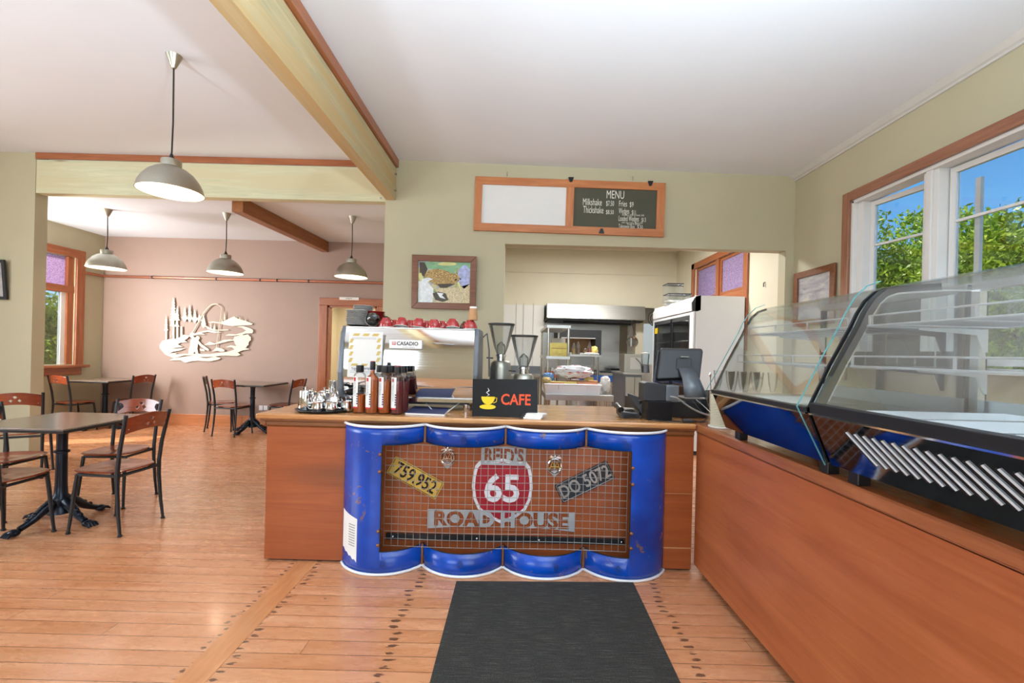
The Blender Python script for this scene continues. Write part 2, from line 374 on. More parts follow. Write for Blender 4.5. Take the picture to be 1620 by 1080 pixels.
def text(name, body, size, m, parent, loc, rot=(PI/2, 0, 0), label=None, **k):
    me = text_mesh(body, size, **k)
    from mathutils import Euler
    me.transform(Matrix.Translation(Vector(loc)) @ Euler(rot).to_matrix().to_4x4())
    o = bpy.data.objects.new(name, me); COL.objects.link(o); me.materials.clear(); me.materials.append(M[m])
    if parent is not None:
        o.parent = parent
        if parent.name in OFF: o.location = -OFF[parent.name]
    return o
def holed(outer, bodies, depth, m_extra=()):    # flat plate in XY with lettering cut through; bodies: (text, size, x, y, sx, offset)
    cu = bpy.data.curves.new('p', 'CURVE'); cu.dimensions = '2D'; cu.fill_mode = 'BOTH'; cu.extrude = depth/2; cu.resolution_u = 3
    def spl(pts):
        s = cu.splines.new('POLY'); s.points.add(len(pts)-1); s.use_cyclic_u = True
        for p, q in zip(s.points, pts): p.co = (q[0], q[1], 0, 1)
    spl(outer)
    for body, size, x, y, sx, off in bodies:
        me = text_mesh(body, size, 0, off, sx=sx); bm = bmesh.new(); bm.from_mesh(me)
        bmesh.ops.remove_doubles(bm, verts=bm.verts, dist=1e-6)
        es = {e for e in bm.edges if len(e.link_faces) == 1}
        while es:
            e = es.pop(); a, b = e.verts; loop = [a, b]
            while True:
                nx = next((q for q in b.link_edges if q in es), None)
                if nx is None: break
                es.discard(nx); b = nx.other_vert(b)
                if b == loop[0]: break
                loop.append(b)
            if len(loop) > 2: spl([(v.co.x+x, v.co.y+y) for v in loop])
        bm.free(); bpy.data.meshes.remove(me)
    o = bpy.data.objects.new('p', cu); COL.objects.link(o); bpy.context.view_layer.update()
    me = bpy.data.meshes.new_from_object(o.evaluated_get(bpy.context.evaluated_depsgraph_get()))
    bpy.data.objects.remove(o); bpy.data.curves.remove(cu); return me
def face_cam(me, loc, tilt=0):   # XY plate -> stands in XZ plane facing the camera
    me.transform(Matrix.Translation(Vector(loc)) @ Matrix.Rotation(PI/2, 4, 'X') @ Matrix.Rotation(tilt, 4, 'Z')); return me
def wall(name, m, axis, c0, c1, a0, a1, z0, z1, holes=(), parent=None):
    aa = sorted({a0, a1, *[q for h in holes for q in h[:2]]}); zz = sorted({z0, z1, *[q for h in holes for q in h[2:]]}); b = MB()
    for i in range(len(aa)-1):
        for j in range(len(zz)-1):
            am, zm = (aa[i]+aa[i+1])/2, (zz[j]+zz[j+1])/2
            if any(h[0] < am < h[1] and h[2] < zm < h[3] for h in holes): continue
            if axis == 'X': b.box(aa[i], aa[i+1], c0, c1, zz[j], zz[j+1])
            else: b.box(c0, c1, aa[i], aa[i+1], zz[j], zz[j+1])
    return struct(name, b, m, parent)
# ---------------------------------------------------------------- the setting
XL, XR, YB, YF = -7.07, 3.30, 5.35, 7.78
struct('floor', MB().box(-7.4, 3.45, -3.4, 12, -.1, 0), 'floor')
struct('trim_1', MB().box(-1.36, -1.23, -1.0, 2.93, -.02, .0015), 'strip')
bc = MB().box(XL-.1, -1.45, -3.3, 5.40, 3.63, 3.7)
struct('ceiling', bc, 'ceil')
bc = MB(); bc.prism([(-1.45, -3.3, 3.63), (3.45, -3.3, 3.55), (3.45, -3.3, 3.7), (-1.45, -3.3, 3.7)], (0, 8.78, 0))
struct('ceiling', bc, 'ceil')
struct('wall_header', MB().box(XL, -1.43, 5.551, 5.60, 3.21, 3.7), 'wall')
struct('ceiling', MB().box(XL-.1, -1.43, 5.54, 7.9, 3.21, 3.3), 'ceil')
struct('ceiling', MB().box(-1.43, 3.45, 5.49, 10.1, 3.5, 3.6), 'kwall')
struct('ceiling', MB().box(XL-.1, -1.0, 7.9, 12, 2.7, 2.8), 'kwall')
wall('wall_back', 'wall', 'X', YB, 5.49, -1.55, XR, 0, 3.66, [(-.12, 3.2, -1, 2.67)])
wall('wall_right', 'wall', 'Y', XR, 3.45, -3.3, 5.49, -.1, 3.66, [(.9, 4.45, 1.36, 2.96)])
wall('wall_kitchen_right', 'kwall', 'Y', XR, 3.45, 5.49, 10.2, -.1, 3.6, [(6.48, 8.25, 2.36, 3.0)])
wall('wall_kitchen_back', 'kwall', 'X', 9.2, 9.3, .62, XR, 2.36, 3.6)
wall('wall_kitchen_back', 'kwall', 'X', 9.2, 9.3, -1.43, .62, 2.36, 3.6)
wall('wall_kitchen_panel', 'kwhite', 'X', 9.2, 9.3, -1.43, .50, 0, 2.36)
wall('wall_kitchen_recess', 'kwhite', 'X', 10.0, 10.1, .5, XR, 0, 3.6, [(2.85, 3.2, 1.2, 2.1)])
struct('wall_kitchen_side', MB().box(.5, .62, 9.2, 10, 0, 2.36), 'kwhite')
struct('wall_kitchen_column', MB().box(2.52, 2.68, 9.3, 9.5, 0, 2.4), 'kwall')
wall('wall_partition', 'wall', 'Y', -1.55, -1.43, 5.49, 9.3, 0, 3.6)
wall('wall_far', 'mauve', 'X', YF, YF+.12, XL, -1.55, 0, 3.3, [(-3.2, -2.35, -1, 2.115)])
wall('wall_left', 'wall', 'Y', XL-.12, XL, -3.3, 7.9, -.1, 3.7, [(6.25, 7.28, 1.02, 2.74), (.3, 2.9, .9, 2.9), (5.62, 6.05, 1.0, 2.74)])  # narrow opening behind the pillar is added for the dining lamp
wall('wall_pillar', 'wall', 'X', 5.40, 5.55, XL, -5.75, 0, 3.66)
wall('wall_rear', 'wall', 'X', -3.5, -3.4, XL, XR, 0, 3.7, [(-4.7, -2.1, 1.0, 2.8), (0, 2.8, .5, 3.1)])
wall('wall_passage_back', 'kwall', 'X', 9.9, 10.0, XL, -1.43, 0, 2.8)
struct('wall_passage_side', MB().box(-3.95, -3.85, 7.9, 9.9, 0, 2.7), 'kwall')
# skirting boards
struct('baseboard_far', MB().box(XL, -3.34, YF-.02, YF, 0, .19), 'base', bevel=.004)
struct('baseboard_left', MB().box(XL, XL+.02, 5.55, YF-.02, 0, .19), 'base', bevel=.004)
struct('baseboard_back', MB().box(-1.43, -.12, YB-.02, YB, 0, .19), 'base', bevel=.004)
# cornice along the right wall
def cornice():
    b = MB(); p = [(XR, 3.49), (XR-.018, 3.49), (XR-.022, 3.505), (XR-.04, 3.515), (XR-.06, 3.54), (XR-.075, 3.556), (XR, 3.556)]
    return b.prism([(x, -3.2, z) for x, z in p], (0, 3.2+YB, 0))
struct('trim_2', cornice(), 'cornice')
# white joint battens on the kitchen panel wall
for k, x in enumerate((.05, .20, .40)): struct('trim_%d' % (3+k), MB().box(x, x+.012, 9.185, 9.2, 0, 2.39), 'cornice')
struct('trim_6', MB().box(-1.43, XR, 9.18, 9.2, 3.02, 3.035), 'kwall')
# picture rail of copper pipe
def rail(axis, c, a0, a1, z):
    b = MB(); p = ((a0, c, z), (a1, c, z)) if axis == 'X' else ((c, a0, z), (c, a1, z)); b.tube(p, .022, 10); return b
pr = thing('picture_rail', 'pinkish copper pipe running across the mauve wall above the cutout', 'pipe', (-4.3, YF-.03, 2.52))
obj('pipe', rail('X', YF-.03, XL+.02, -1.6, 2.52), 'copper', pr, True)
obj('pipe', rail('Y', XL+.03, 7.42, YF-.03, 2.52), 'copper', pr, True)
for x in (-5.1, -4.35, -4.06, -3.52, -6.2, -2.0):
    obj('pipe_clip', MB().tube([(x-.012, YF-.03, 2.52), (x+.012, YF-.03, 2.52)], .027, 10), 'blackm', pr, True)
# beams
bm1 = thing('ceiling_beam', 'long greenish pine beam with red timber strip running from above the camera to the back wall', 'beam', (-1.5, 5.3, 3.15), None)
def skewbeam(x0f, x1f, x0n, x1n, yf, yn, z0, z1):
    b = MB(); b.add([(x0n,yn,z0),(x1n,yn,z0),(x1f,yf,z0),(x0f,yf,z0),(x0n,yn,z1),(x1n,yn,z1),(x1f,yf,z1),(x0f,yf,z1)],
        [(0,3,2,1),(4,5,6,7),(0,1,5,4),(1,2,6,5),(2,3,7,6),(3,0,4,7)]); return b
def xl(y, xf, xn): return xf+(xn-xf)*(5.34-y)/(5.34-2.31)
obj('timber', skewbeam(-1.54, -1.427, xl(-3.3, -1.54, -1.60), xl(-3.3, -1.427, -1.476), 5.34, -3.3, 3.15, 3.53), 'greeny', bm1, bevel=.004)
obj('cover_strip', skewbeam(-1.56, -1.40, xl(-3.3, -1.56, -1.62), xl(-3.3, -1.40, -1.435), 5.34, -3.3, 3.535, 3.627), 'rimuy', bm1)
for z in (3.24, 3.43): obj('bolt', MB().tube([(-1.427, 5.27, z), (-1.40, 5.27, z)], .011, 8), 'steel', bm1)
bm2 = thing('ceiling_beam', 'greenish pine beam with red strip spanning the opening to the mauve dining area', 'beam', (-3.7, 5.46, 3.15))
obj('timber', MB().box(-5.745, -1.56, 5.40, 5.52, 3.15, 3.55), 'green', bm2, bevel=.004)
obj('cover_strip', MB().box(-5.745, -1.56, 5.385, 5.40, 3.555, 3.628), 'rimu', bm2)
obj('bolt', MB().tube([(-1.62, 5.39, 3.19), (-1.62, 5.40, 3.19)], .012, 8), 'steel', bm2)
single('ceiling_beam', skewbeam(-3.33, -3.21, -3.50, -3.36, 7.78, 5.56, 3.03, 3.21), 'brownbeam', 'short brown timber beam ending at the mauve wall above the doorway', 'beam', bevel=.004)
# doorway to the passage
d = struct('door_1', MB().box(-3.34, -3.2, YF-.03, YF, 0, 2.115), 'rimuz', bevel=.006)
struct('door_frame', MB().box(-2.35, -2.21, YF-.03, YF, 0, 2.115), 'rimuz', d, bevel=.006)
struct('door_frame', MB().box(-3.34, -2.21, YF-.03, YF, 2.115, 2.245), 'rimu', d, bevel=.006)
struct('door_jamb', MB().box(-3.2, -3.17, YF, YF+.12, 0, 2.115), 'rimuz', d)
struct('door_jamb', MB().box(-2.38, -2.35, YF, YF+.12, 0, 2.115), 'rimuz', d)
struct('door_jamb', MB().box(-3.2, -2.35, YF, YF+.12, 2.085, 2.115), 'rimu', d)
nt_ = thing('door_sign', 'small white strip sign on top of the doorway frame', 'sign', (-2.83, YF-.035, 2.24))
obj('plate', MB().box(-2.99, -2.66, YF-.036, YF-.03, 2.215, 2.262), 'paper', nt_)
text('lettering', 'TOILETS', .03, 'ink', nt_, (-2.83, YF-.037, 2.238))
# left window (mauve obscured top light over clear pane)
fx = XL
w1 = struct('window_1', MB().box(fx, fx+.03, 7.28, 7.42, .98, 2.86), 'rimuz', bevel=.006)
struct('window_frame', MB().box(fx, fx+.03, 6.11, 6.25, .98, 2.86), 'rimuz', w1, bevel=.006)
struct('window_frame', MB().box(fx, fx+.032, 6.11, 7.42, 2.73, 2.86), 'rimuy', w1, bevel=.006)
struct('window_sill', MB().box(fx-.1, fx+.10, 6.08, 7.47, .97, 1.01), 'rimuy', w1, bevel=.006)
struct('window_apron', MB().box(fx, fx+.025, 6.14, 7.40, .85, .97), 'rimuy', w1, bevel=.005)
struct('window_transom', MB().box(fx-.11, fx-.01, 6.25, 7.28, 2.16, 2.27), 'rimuy', w1)
struct('window_stile', MB().box(fx-.1, fx-.02, 7.18, 7.28, 1.02, 2.73), 'rimuz', w1)
struct('window_stile', MB().box(fx-.1, fx-.05, 7.11, 7.18, 1.02, 2.16), 'white', w1)
struct('window_stile', MB().box(fx-.1, fx-.02, 6.25, 6.33, 1.02, 2.73), 'rimuz', w1)
struct('window_pane', MB().box(fx-.075, fx-.068, 6.33, 7.18, 2.27, 2.73), 'purple', w1)
struct('window_pane', MB().box(fx-.075, fx-.070, 6.33, 7.11, 1.02, 2.16), 'glass', w1)
# right-hand casement windows
Y0, Y1, Z0, Z1 = .9, 4.45, 1.36, 2.96
w2 = struct('window_2', MB().box(XR-.03, XR, Y1, Y1+.09, 1.2, Z1+.09), 'archiz', bevel=.006)
struct('window_frame', MB().box(XR-.03, XR, Y0-.09, Y1, Z1, Z1+.09), 'archi', w2, bevel=.006)
struct('window_frame', MB().box(XR-.03, XR, Y0-.09, Y0, 1.2, Z1), 'rimuz', w2, bevel=.006)
struct('window_sill', MB().box(XR-.16, XR+.15, Y0-.1, Y1+.1, Z0-.04, Z0), 'white', w2, bevel=.006)
b = MB().box(XR, XR+.15, Y1-.03, Y1, Z0, Z1).box(XR, XR+.15, Y0, Y0+.03, Z0, Z1).box(XR, XR+.15, Y0, Y1, Z1-.03, Z1)
b.box(XR+.04, XR+.15, Y1-.10, Y1-.03, Z0, Z1-.03)
struct('window_jamb', b, 'white', w2, bevel=.004)
for y in (3.57, 2.50, 1.55):
    struct('window_mullion', MB().box(XR+.03, XR+.16, y, y+.13, Z0, Z1-.02).box(XR+.01, XR+.03, y+.04, y+.09, Z0, Z1-.02), 'white', w2, bevel=.004)
def sash(yh, wd, ang, top=Z1-.04):
    zb = Z0+.02; h = .045; e = MB()
    e.box(0, .035, -h, 0, zb, top).box(0, .035, -wd, -wd+h, zb, top).box(0, .035, -wd+h, -h, top-h, top).box(0, .035, -wd+h, -h, zb, zb+h).box(.006, .03, -wd+h, -h, 2.485, 2.507)
    Mx = Matrix.Translation((XR+.11, yh, 0)) @ Matrix.Rotation(ang, 4, 'Z')
    e.v = [tuple(Mx @ Vector(v)) for v in e.v]
    s_ = struct('window_sash', e, 'white', w2, bevel=.003)
    g = MB().box(.014, .019, -wd+h, -h, zb+h, top-h); g.v = [tuple(Mx @ Vector(v)) for v in g.v]
    struct('window_pane', g, 'glass', s_)
sash(4.35, .64, math.radians(9)); sash(3.56, .90, math.radians(3)); sash(2.49, .80, 0); sash(1.54, .6, 0)
struct('window_stay', MB().box(XR+.19, XR+.215, 3.40, 3.44, Z0+.05, 2.80), 'white', w2)
# kitchen window above the fridge
w3 = struct('window_3', MB().box(XR-.03, XR, 6.36, 6.48, 1.5, 3.09), 'rimuz', bevel=.005)
struct('window_frame', MB().box(XR-.03, XR, 8.25, 8.37, 1.5, 3.09), 'rimuz', w3, bevel=.005)
struct('window_frame', MB().box(XR-.03, XR, 6.36, 8.37, 2.99, 3.09), 'rimuy', w3, bevel=.005)
struct('window_rail', MB().box(XR-.015, XR+.06, 6.48, 8.25, 2.26, 2.38), 'rimuy', w3, bevel=.005)
struct('window_mullion', MB().box(XR-.01, XR+.08, 7.30, 7.40, 2.36, 3.0), 'rimuz', w3)
for a, b_ in ((6.48, 7.30), (7.40, 8.25)):
    s_ = struct('window_sash', MB().box(XR+.02, XR+.06, a, a+.05, 2.38, 2.99).box(XR+.02, XR+.06, b_-.05, b_, 2.38, 2.99).box(XR+.02, XR+.06, a+.05, b_-.05, 2.38, 2.43).box(XR+.02, XR+.06, a+.05, b_-.05, 2.94, 2.99), 'rimuy', w3)
    struct('window_pane', MB().box(XR+.036, XR+.042, a+.05, b_-.05, 2.43, 2.94), 'purple', s_)
struct('window_4', MB().box(2.85, 3.2, 10.04, 10.05, 1.2, 2.1), 'glass')
# outside
struct('wall_outside', MB().box(1.5, 4.6, 13.0, 13.2, -.6, 3.4), 'kwhite')
struct('ground', MB().box(-40, 40, -30, 60, -.62, -.6), 'grass')
def tree(name, label, c, r, hgt, nleaf, seed, group, leaf=.06, trunk=True, z0=-.6):
    rng = np.random.default_rng(seed); root = thing(name, label, 'tree', (c[0], c[1], z0), group)
    k = 60; cs = rng.normal(size=(k, 3)); cs /= np.linalg.norm(cs, axis=1)[:, None]; cs *= rng.uniform(.35, .85, (k, 1))
    cen = np.array([c[0], c[1], z0+hgt*.55]); rad = np.array([r, r, hgt*.47]); cs = cs*rad+cen
    idx = rng.integers(0, k, nleaf); d = rng.normal(size=(nleaf, 3)); d /= np.linalg.norm(d, axis=1)[:, None]
    p = cs[idx]+d*(rng.uniform(.6, 1.05, (nleaf, 1))**.6)*np.array([r, r, hgt*.45])*rng.uniform(.20, .32, (nleaf, 1))
    a = rng.normal(size=(nleaf, 3)); a /= np.linalg.norm(a, axis=1)[:, None]; t = np.cross(a, rng.normal(size=(nleaf, 3))); t /= np.linalg.norm(t, axis=1)[:, None]
    s = leaf*rng.uniform(.6, 1.3, (nleaf, 1)); L, W_ = a*s, t*s*.42
    V = np.stack([p-L, p+W_, p+L, p-W_], 1).reshape(-1, 3)
    me = bpy.data.meshes.new('foliage'); me.vertices.add(len(V)); me.vertices.foreach_set('co', V.ravel())
    me.loops.add(nleaf*4); me.polygons.add(nleaf); me.loops.foreach_set('vertex_index', np.arange(nleaf*4)); me.polygons.foreach_set('loop_start', np.arange(nleaf)*4); me.update(); me.validate()
    o = bpy.data.objects.new('foliage', me); COL.objects.link(o); me.materials.append(M['leaf']); o.parent = root; o.location = -OFF[root.name]
    b = MB(); base = Vector((c[0], c[1], z0))
    b.tube([base, base+Vector((.05, .03, hgt*.3)), base+Vector((-.03, 0, hgt*.75))], [.09, .07, .02], 8)
    for q in cs[:16]: b.tube([base+Vector((0, 0, hgt*.3)), (Vector(q)+base+Vector((0, 0, hgt*.4)))/2, Vector(q)], [.035, .022, .008], 5)
    obj('trunk', b, 'bark', root, True)
g = 'leafy trees outside the right windows'
tree('leafy_tree', 'bright green leafy tree outside the far pane of the right windows', (6.9, 8.4), 1.45, 4.75, 46000, 1, g, .045)
tree('leafy_tree', 'bright green leafy tree outside the nearer pane of the right windows', (6.6, 5.65), 1.3, 4.1, 46000, 2, g, .042)
tree('leafy_tree', 'further leafy tree filling the gap behind the two trees outside the right windows', (10.2, 10.4), 1.9, 5.6, 26000, 3, g, .075)
g = 'bushes outside the left window'
tree('garden_bush', 'dark and yellow green bush outside the left dining window', (-9.6, 8.4), 1.3, 3.1, 12000, 4, g, .06)
tree('garden_bush', 'further green bush behind the left window glass', (-12.6, 12.0), 1.6, 3.3, 10000, 5, g, .07)
# ---------------------------------------------------------------- pendant lamps
def pendant(zc, drop, label, group):
    t = thing('pendant_lamp', label, 'pendant lamp', None, group)
    obj('ceiling_cup', MB().lathe([(.001, -.105), (.014, -.10), (.022, -.085), (.048, -.02), (.056, 0), (.001, 0)], (0, 0, drop), 20), 'alum', t, True)
    obj('cord', MB().tube([(0, 0, .27), (.004, .002, .27+(drop-.37)*.4), (0, 0, drop-.10)], .006, 8), 'cord', t, True)
    obj('cord_grip', MB().lathe([(.001, .31), (.008, .30), (.022, .262), (.022, .25)], (0,0,0), 14), 'blackp', t, True)
    sh = obj('lamp_shade', MB().lathe([(.015, .252), (.066, .250), (.068, .245), (.068, .198), (.075, .192), (.108, .178), (.150, .145), (.185, .100), (.208, .055), (.222, 0), (.218, 0), (.204, .052), (.180, .098), (.146, .140), (.104, .172), (.060, .186), (.01, .188)], (0,0,0), 40), 'alum', t, True)
    obj('shade_lining', MB().lathe([(.2165, .002), (.202, .051), (.178, .097), (.144, .138), (.102, .169), (.03, .182)], (0,0,0), 40), 'lampin', t, True)
    obj('bulb', MB().lathe([(.02, .175), (.022, .14), (.032, .11), (.030, .085), (.015, .07), (.001, .066)], (0,0,0), 14), 'bulb', t, True)
    return t
g = 'brushed aluminium pendant lamps'
def hang(t, px, Y, zc):
    return
lamps = [(-2.69, 3.515, 2.565, 3.63, 'large near pendant lamp hanging left of the long ceiling beam'),
         (-5.60, 6.20, 2.40, 3.21, 'leftmost far pendant lamp, nearest the dining window'),
         (-4.00, 6.25, 2.385, 3.21, 'middle far pendant lamp, above the fishing cutout'),
         (-2.26, 6.25, 2.37, 3.21, 'rightmost far pendant lamp, in front of the doorway')]
for i, (x, y, z, zc, lb) in enumerate(lamps):
    t = pendant(zc, zc-z, lb, g); t.location = (x, y, z)
    light('POINT', 'pendant_bulb_light', (x, y, z+.045), 4 if i else 5, (1, .86, .64), .03)

# ---------------------------------------------------------------- dining chairs and tables
def chair0():                       # faces +Y in its own frame, seat 0.45 high
    t = thing('cafe_chair', '', 'chair', None, 'bentwood cafe chairs')
    sb = MB(); n = 36; rings = [(0, .456), (.35, .447), (.62, .450), (.85, .457), (.97, .460), (1, .455), (.97, .447), (.5, .437), (0, .437)]
    def out(a):
        c, s = math.cos(a), math.sin(a); e = 2/2.9
        x = .205*math.copysign(abs(c)**e, c)*(1-.07*(-s)); y = .205*math.copysign(abs(s)**e, s); return x, y
    vs = [(out(2*PI*j/n)[0]*max(r, .002), out(2*PI*j/n)[1]*max(r, .002)+.01, z) for r, z in rings for j in range(n)]
    sb.add(vs, [(i*n+j, i*n+(j+1) % n, (i+1)*n+(j+1) % n, (i+1)*n+j) for i in range(len(rings)-1) for j in range(n)])
    obj('seat', sb, 'seat', t, True)
    obj('seat_frame', MB().tube([(-.17, -.16, .425), (.17, -.16, .425), (.165, .15, .425), (-.165, .15, .425)], .011, 8, True), 'blackm', t, True)
    obj('stretcher', MB().tube([(-.175, -.17, .425), (.175, -.17, .425)], .010, 8), 'blackm', t, True)
    for s in (-1, 1):
        obj('leg', MB().tube([(s*.165, .15, .43), (s*.170, .165, .3), (s*.178, .18, .12), (s*.185, .19, .014), (s*.185, .19, .012), (s*.185, .19, 0)], [.013, .0135, .011, .010, .015, .015], 8), 'blackm', t, True)
        obj('back_post', MB().tube([(s*.185, -.205, 0), (s*.185, -.205, .012), (s*.185, -.204, .014), (s*.182, -.185, .15), (s*.178, -.168, .36), (s*.178, -.168, .47), (s*.180, -.185, .62), (s*.190, -.235, .87)], [.015, .015, .010, .012, .014, .0145, .014, .013], 8), 'blackm', t, True)
    # bent backrest with three diamond holes
    nu, nv = 60, 26; b = MB(); idx = {}
    def hole(u, v):
        x = u*.175
        return any(abs(x-hx)+abs(v-hv) < .0165 for hx, hv in ((0, .030), (-.030, -.006), (.030, -.006)))
    for j in range(nv+1):
        for i in range(nu+1):
            u = -1+2*i/nu; q = j/nv
            top = .075-.028*u*u; bot = -.055-.030*u*u+.012
            v = bot+(top-bot)*q; z = .80+v
            y = -.168-(.067*(z-.55)/.32)-.032*(1-u*u)
            idx[i, j] = len(b.v); b.v.append((u*.178, y, z))
            if i and j:
                um = u-1/nu; vm = v-(top-bot)/nv/2
                if not hole(um, vm): b.f.append((idx[i-1, j-1], idx[i, j-1], idx[i, j], idx[i-1, j]))
    obj('backrest', b, 'seat', t, True, solid=.010)
    for s in (-1, 1):
        k = MB(); c = Vector((s*.168, -.222, .79)); pts = [(c.x-s*.034*math.sin(a), c.y-.018*math.sin(a)+.012, c.z+.045*math.cos(a)) for a in [PI*q/10 for q in range(11)]]
        k.prism(pts, (0, -.006, 0)); bk = obj('bracket', k, 'blackm', t)
        for dz in (-.028, .028): obj('screw', MB().ball((s*.155, -.222, .79+dz), .005, 6), 'chrome', bk, True)
    return t
ch = chair0(); first = [True]
def place_chair(x, y, face, label):
    a = math.atan2(face[1], face[0])-PI/2
    if first[0]: ch.location = (x, y, 0); ch.rotation_euler = (0, 0, a); ch['label'] = label; first[0] = False; return ch
    return dup(ch, (x, y, 0), a, label)
def table0():
    t = thing('cafe_table', '', 'table', None, 'square pedestal cafe tables')
    obj('tabletop', MB().box(-.38, .38, -.38, .38, .765, .788), 'tabletop', t, bevel=.004)
    obj('edge_band', MB().box(-.383, .383, -.383, .383, .757, .778), 'blackp', t, bevel=.003)
    obj('top_plate', MB().bar((-.26, 0, .75), (.26, 0, .75), .05, .014).bar((0, -.26, .75), (0, .26, .75), .05, .014), 'castiron', t)
    obj('column', MB().lathe([(.001, .748), (.055, .745), (.045, .725), (.034, .70), (.033, .60), (.034, .56), (.047, .555), (.047, .54), (.034, .535), (.037, .30), (.042, .22), (.058, .20), (.062, .17), (.05, .14), (.07, .11), (.078, .08), (.001, .07)], (0,0,0), 22), 'castiron', t, True)
    for k in range(4):
        a = -.22+k*PI/2; d = Vector((math.cos(a), math.sin(a), 0))
        b = MB().tube([d*.02+Vector((0,0,.16)), d*.06+Vector((0,0,.165)), d*.11+Vector((0,0,.13)), d*.16+Vector((0,0,.085)), d*.21+Vector((0,0,.055)), d*.245+Vector((0,0,.04))], [.03, .038, .034, .028, .022, .022], 10)
        b.ball(d*.275+Vector((0,0,.026)), .034, 8, (1.1, 1.1, .75))
        q = Vector((-d.y, d.x, 0))
        for e in (-1.5, -.5, .5, 1.5): b.tube([d*.27+q*e*.014+Vector((0,0,.034)), d*.31+q*e*.019+Vector((0,0,.026)), d*.33+q*e*.021+Vector((0,0,.008))], [.011, .011, .006], 7)
        for e in range(4): b.ball(d*(.08+.04*e)+Vector((0,0,.172-.030*e)), .017, 6)
        obj('leg', b, 'castiron', t, True)
    return t
tb = table0(); tb.location = (-3.43, 3.46, 0); tb['label'] = 'nearest square dining table at the left edge with clawed iron feet'
dup(tb, (-4.18, 7.30, 0), 0, 'square dining table beside the counter end, under the fishing cutout')
dup(tb, (-6.58, 7.32, 0), 0, 'farthest square dining table in the corner under the window')
place_chair(-2.97, 3.43, (-1, .06), 'near right-hand chair at the nearest table, backrest closest to the counter')
place_chair(-3.42, 3.95, (.08, -1), 'chair behind the nearest table, its front facing the camera')
place_chair(-3.49, 3.10, (.0, 1), 'closest chair at the left edge, only its seat and front legs in view')
place_chair(-4.02, 3.60, (1, .05), 'chair at the far left of the nearest table, cut by the picture edge')
place_chair(-4.98, 4.62, (-.55, .84), 'chair beside the cream wall end at the left edge')
place_chair(-4.33, 7.05, (.12, 1), 'front chair facing away at the table under the fishing cutout')
place_chair(-4.78, 7.45, (.85, .45), 'chair tucked behind another at the table under the fishing cutout')
place_chair(-3.66, 7.33, (-1, .10), 'chair right of the table under the fishing cutout, near the doorway')
place_chair(-6.78, 7.02, (.22, 1), 'left chair at the corner table under the window sill')
place_chair(-6.23, 7.42, (-1, .15), 'right chair at the corner table against the mauve wall')

# ---------------------------------------------------------------- front counter
fc = thing('front_counter', 'orange plywood service counter carrying the coffee machine and till', 'counter', (0, 3.3, 0))
obj('body', MB().box(-1.58, 1.19, 2.93, 3.68, .012, .885), 'ply', fc, bevel=.003)
obj('plinth', MB().box(-1.555, 1.19, 2.95, 3.66, 0, .012), 'blackp', fc)
obj('worktop', MB().box(-1.632, 1.188, 2.885, 3.76, .925, .96), 'top', fc, bevel=.010)
mo = MB(); pr_ = [(2.905, .925), (2.905, .912), (2.915, .905), (2.915, .885), (2.93, .87), (2.95, .87), (2.95, .925)]
mo.prism([(-1.60, y, z) for y, z in pr_], (2.785, 0, 0)); mo.box(-1.615, -1.58, 2.91, 3.70, .885, .925)
obj('moulding', mo, 'mould', fc)
obj('joint_strip', MB().box(1.01, 1.185, 2.926, 2.93, .146, .152), 'kraft', fc); obj('joint_strip', MB().box(1.01, 1.185, 2.926, 2.93, .50, .503), 'kraft', fc)
# ---------------------------------------------------------------- side counter under the display cabinets
sd = thing('side_counter', 'long orange plywood counter running to the right edge under the glass cabinets', 'counter', (1.5, 1.6, 0))
obj('front_panel', MB().box(1.205, 1.225, .25, 2.925, .05, .905), 'plyy', sd, bevel=.002)
obj('end_panel', MB().box(1.225, 1.85, 2.90, 2.92, .05, .90), 'ply', sd)
obj('back_panel', MB().box(1.83, 1.85, .25, 2.90, .05, .90), 'plyy', sd)
ed = MB(); p = [(1.19, .915), (1.193, .95), (1.20, .957), (1.235, .96), (1.235, .90), (1.205, .90), (1.205, .908)]
ed.prism([(x, .25, z) for x, z in p], (0, 2.68, 0)); obj('edge_moulding', ed, 'rimuy', sd)
obj('worktop', MB().box(1.235, 1.92, .25, 3.68, .92, .959), 'topy', sd)
for y in (2.86, .6):
    cst = obj('castor', MB().tube([(1.225, y, .028), (1.25, y, .028)], .028, 16).box(1.222, 1.262, y-.02, y+.02, .045, .06), 'chrome', sd, True)
    obj('castor_wheel', MB().tube([(1.250, y, .026), (1.262, y, .026)], .026, 16), 'blackp', cst, True)

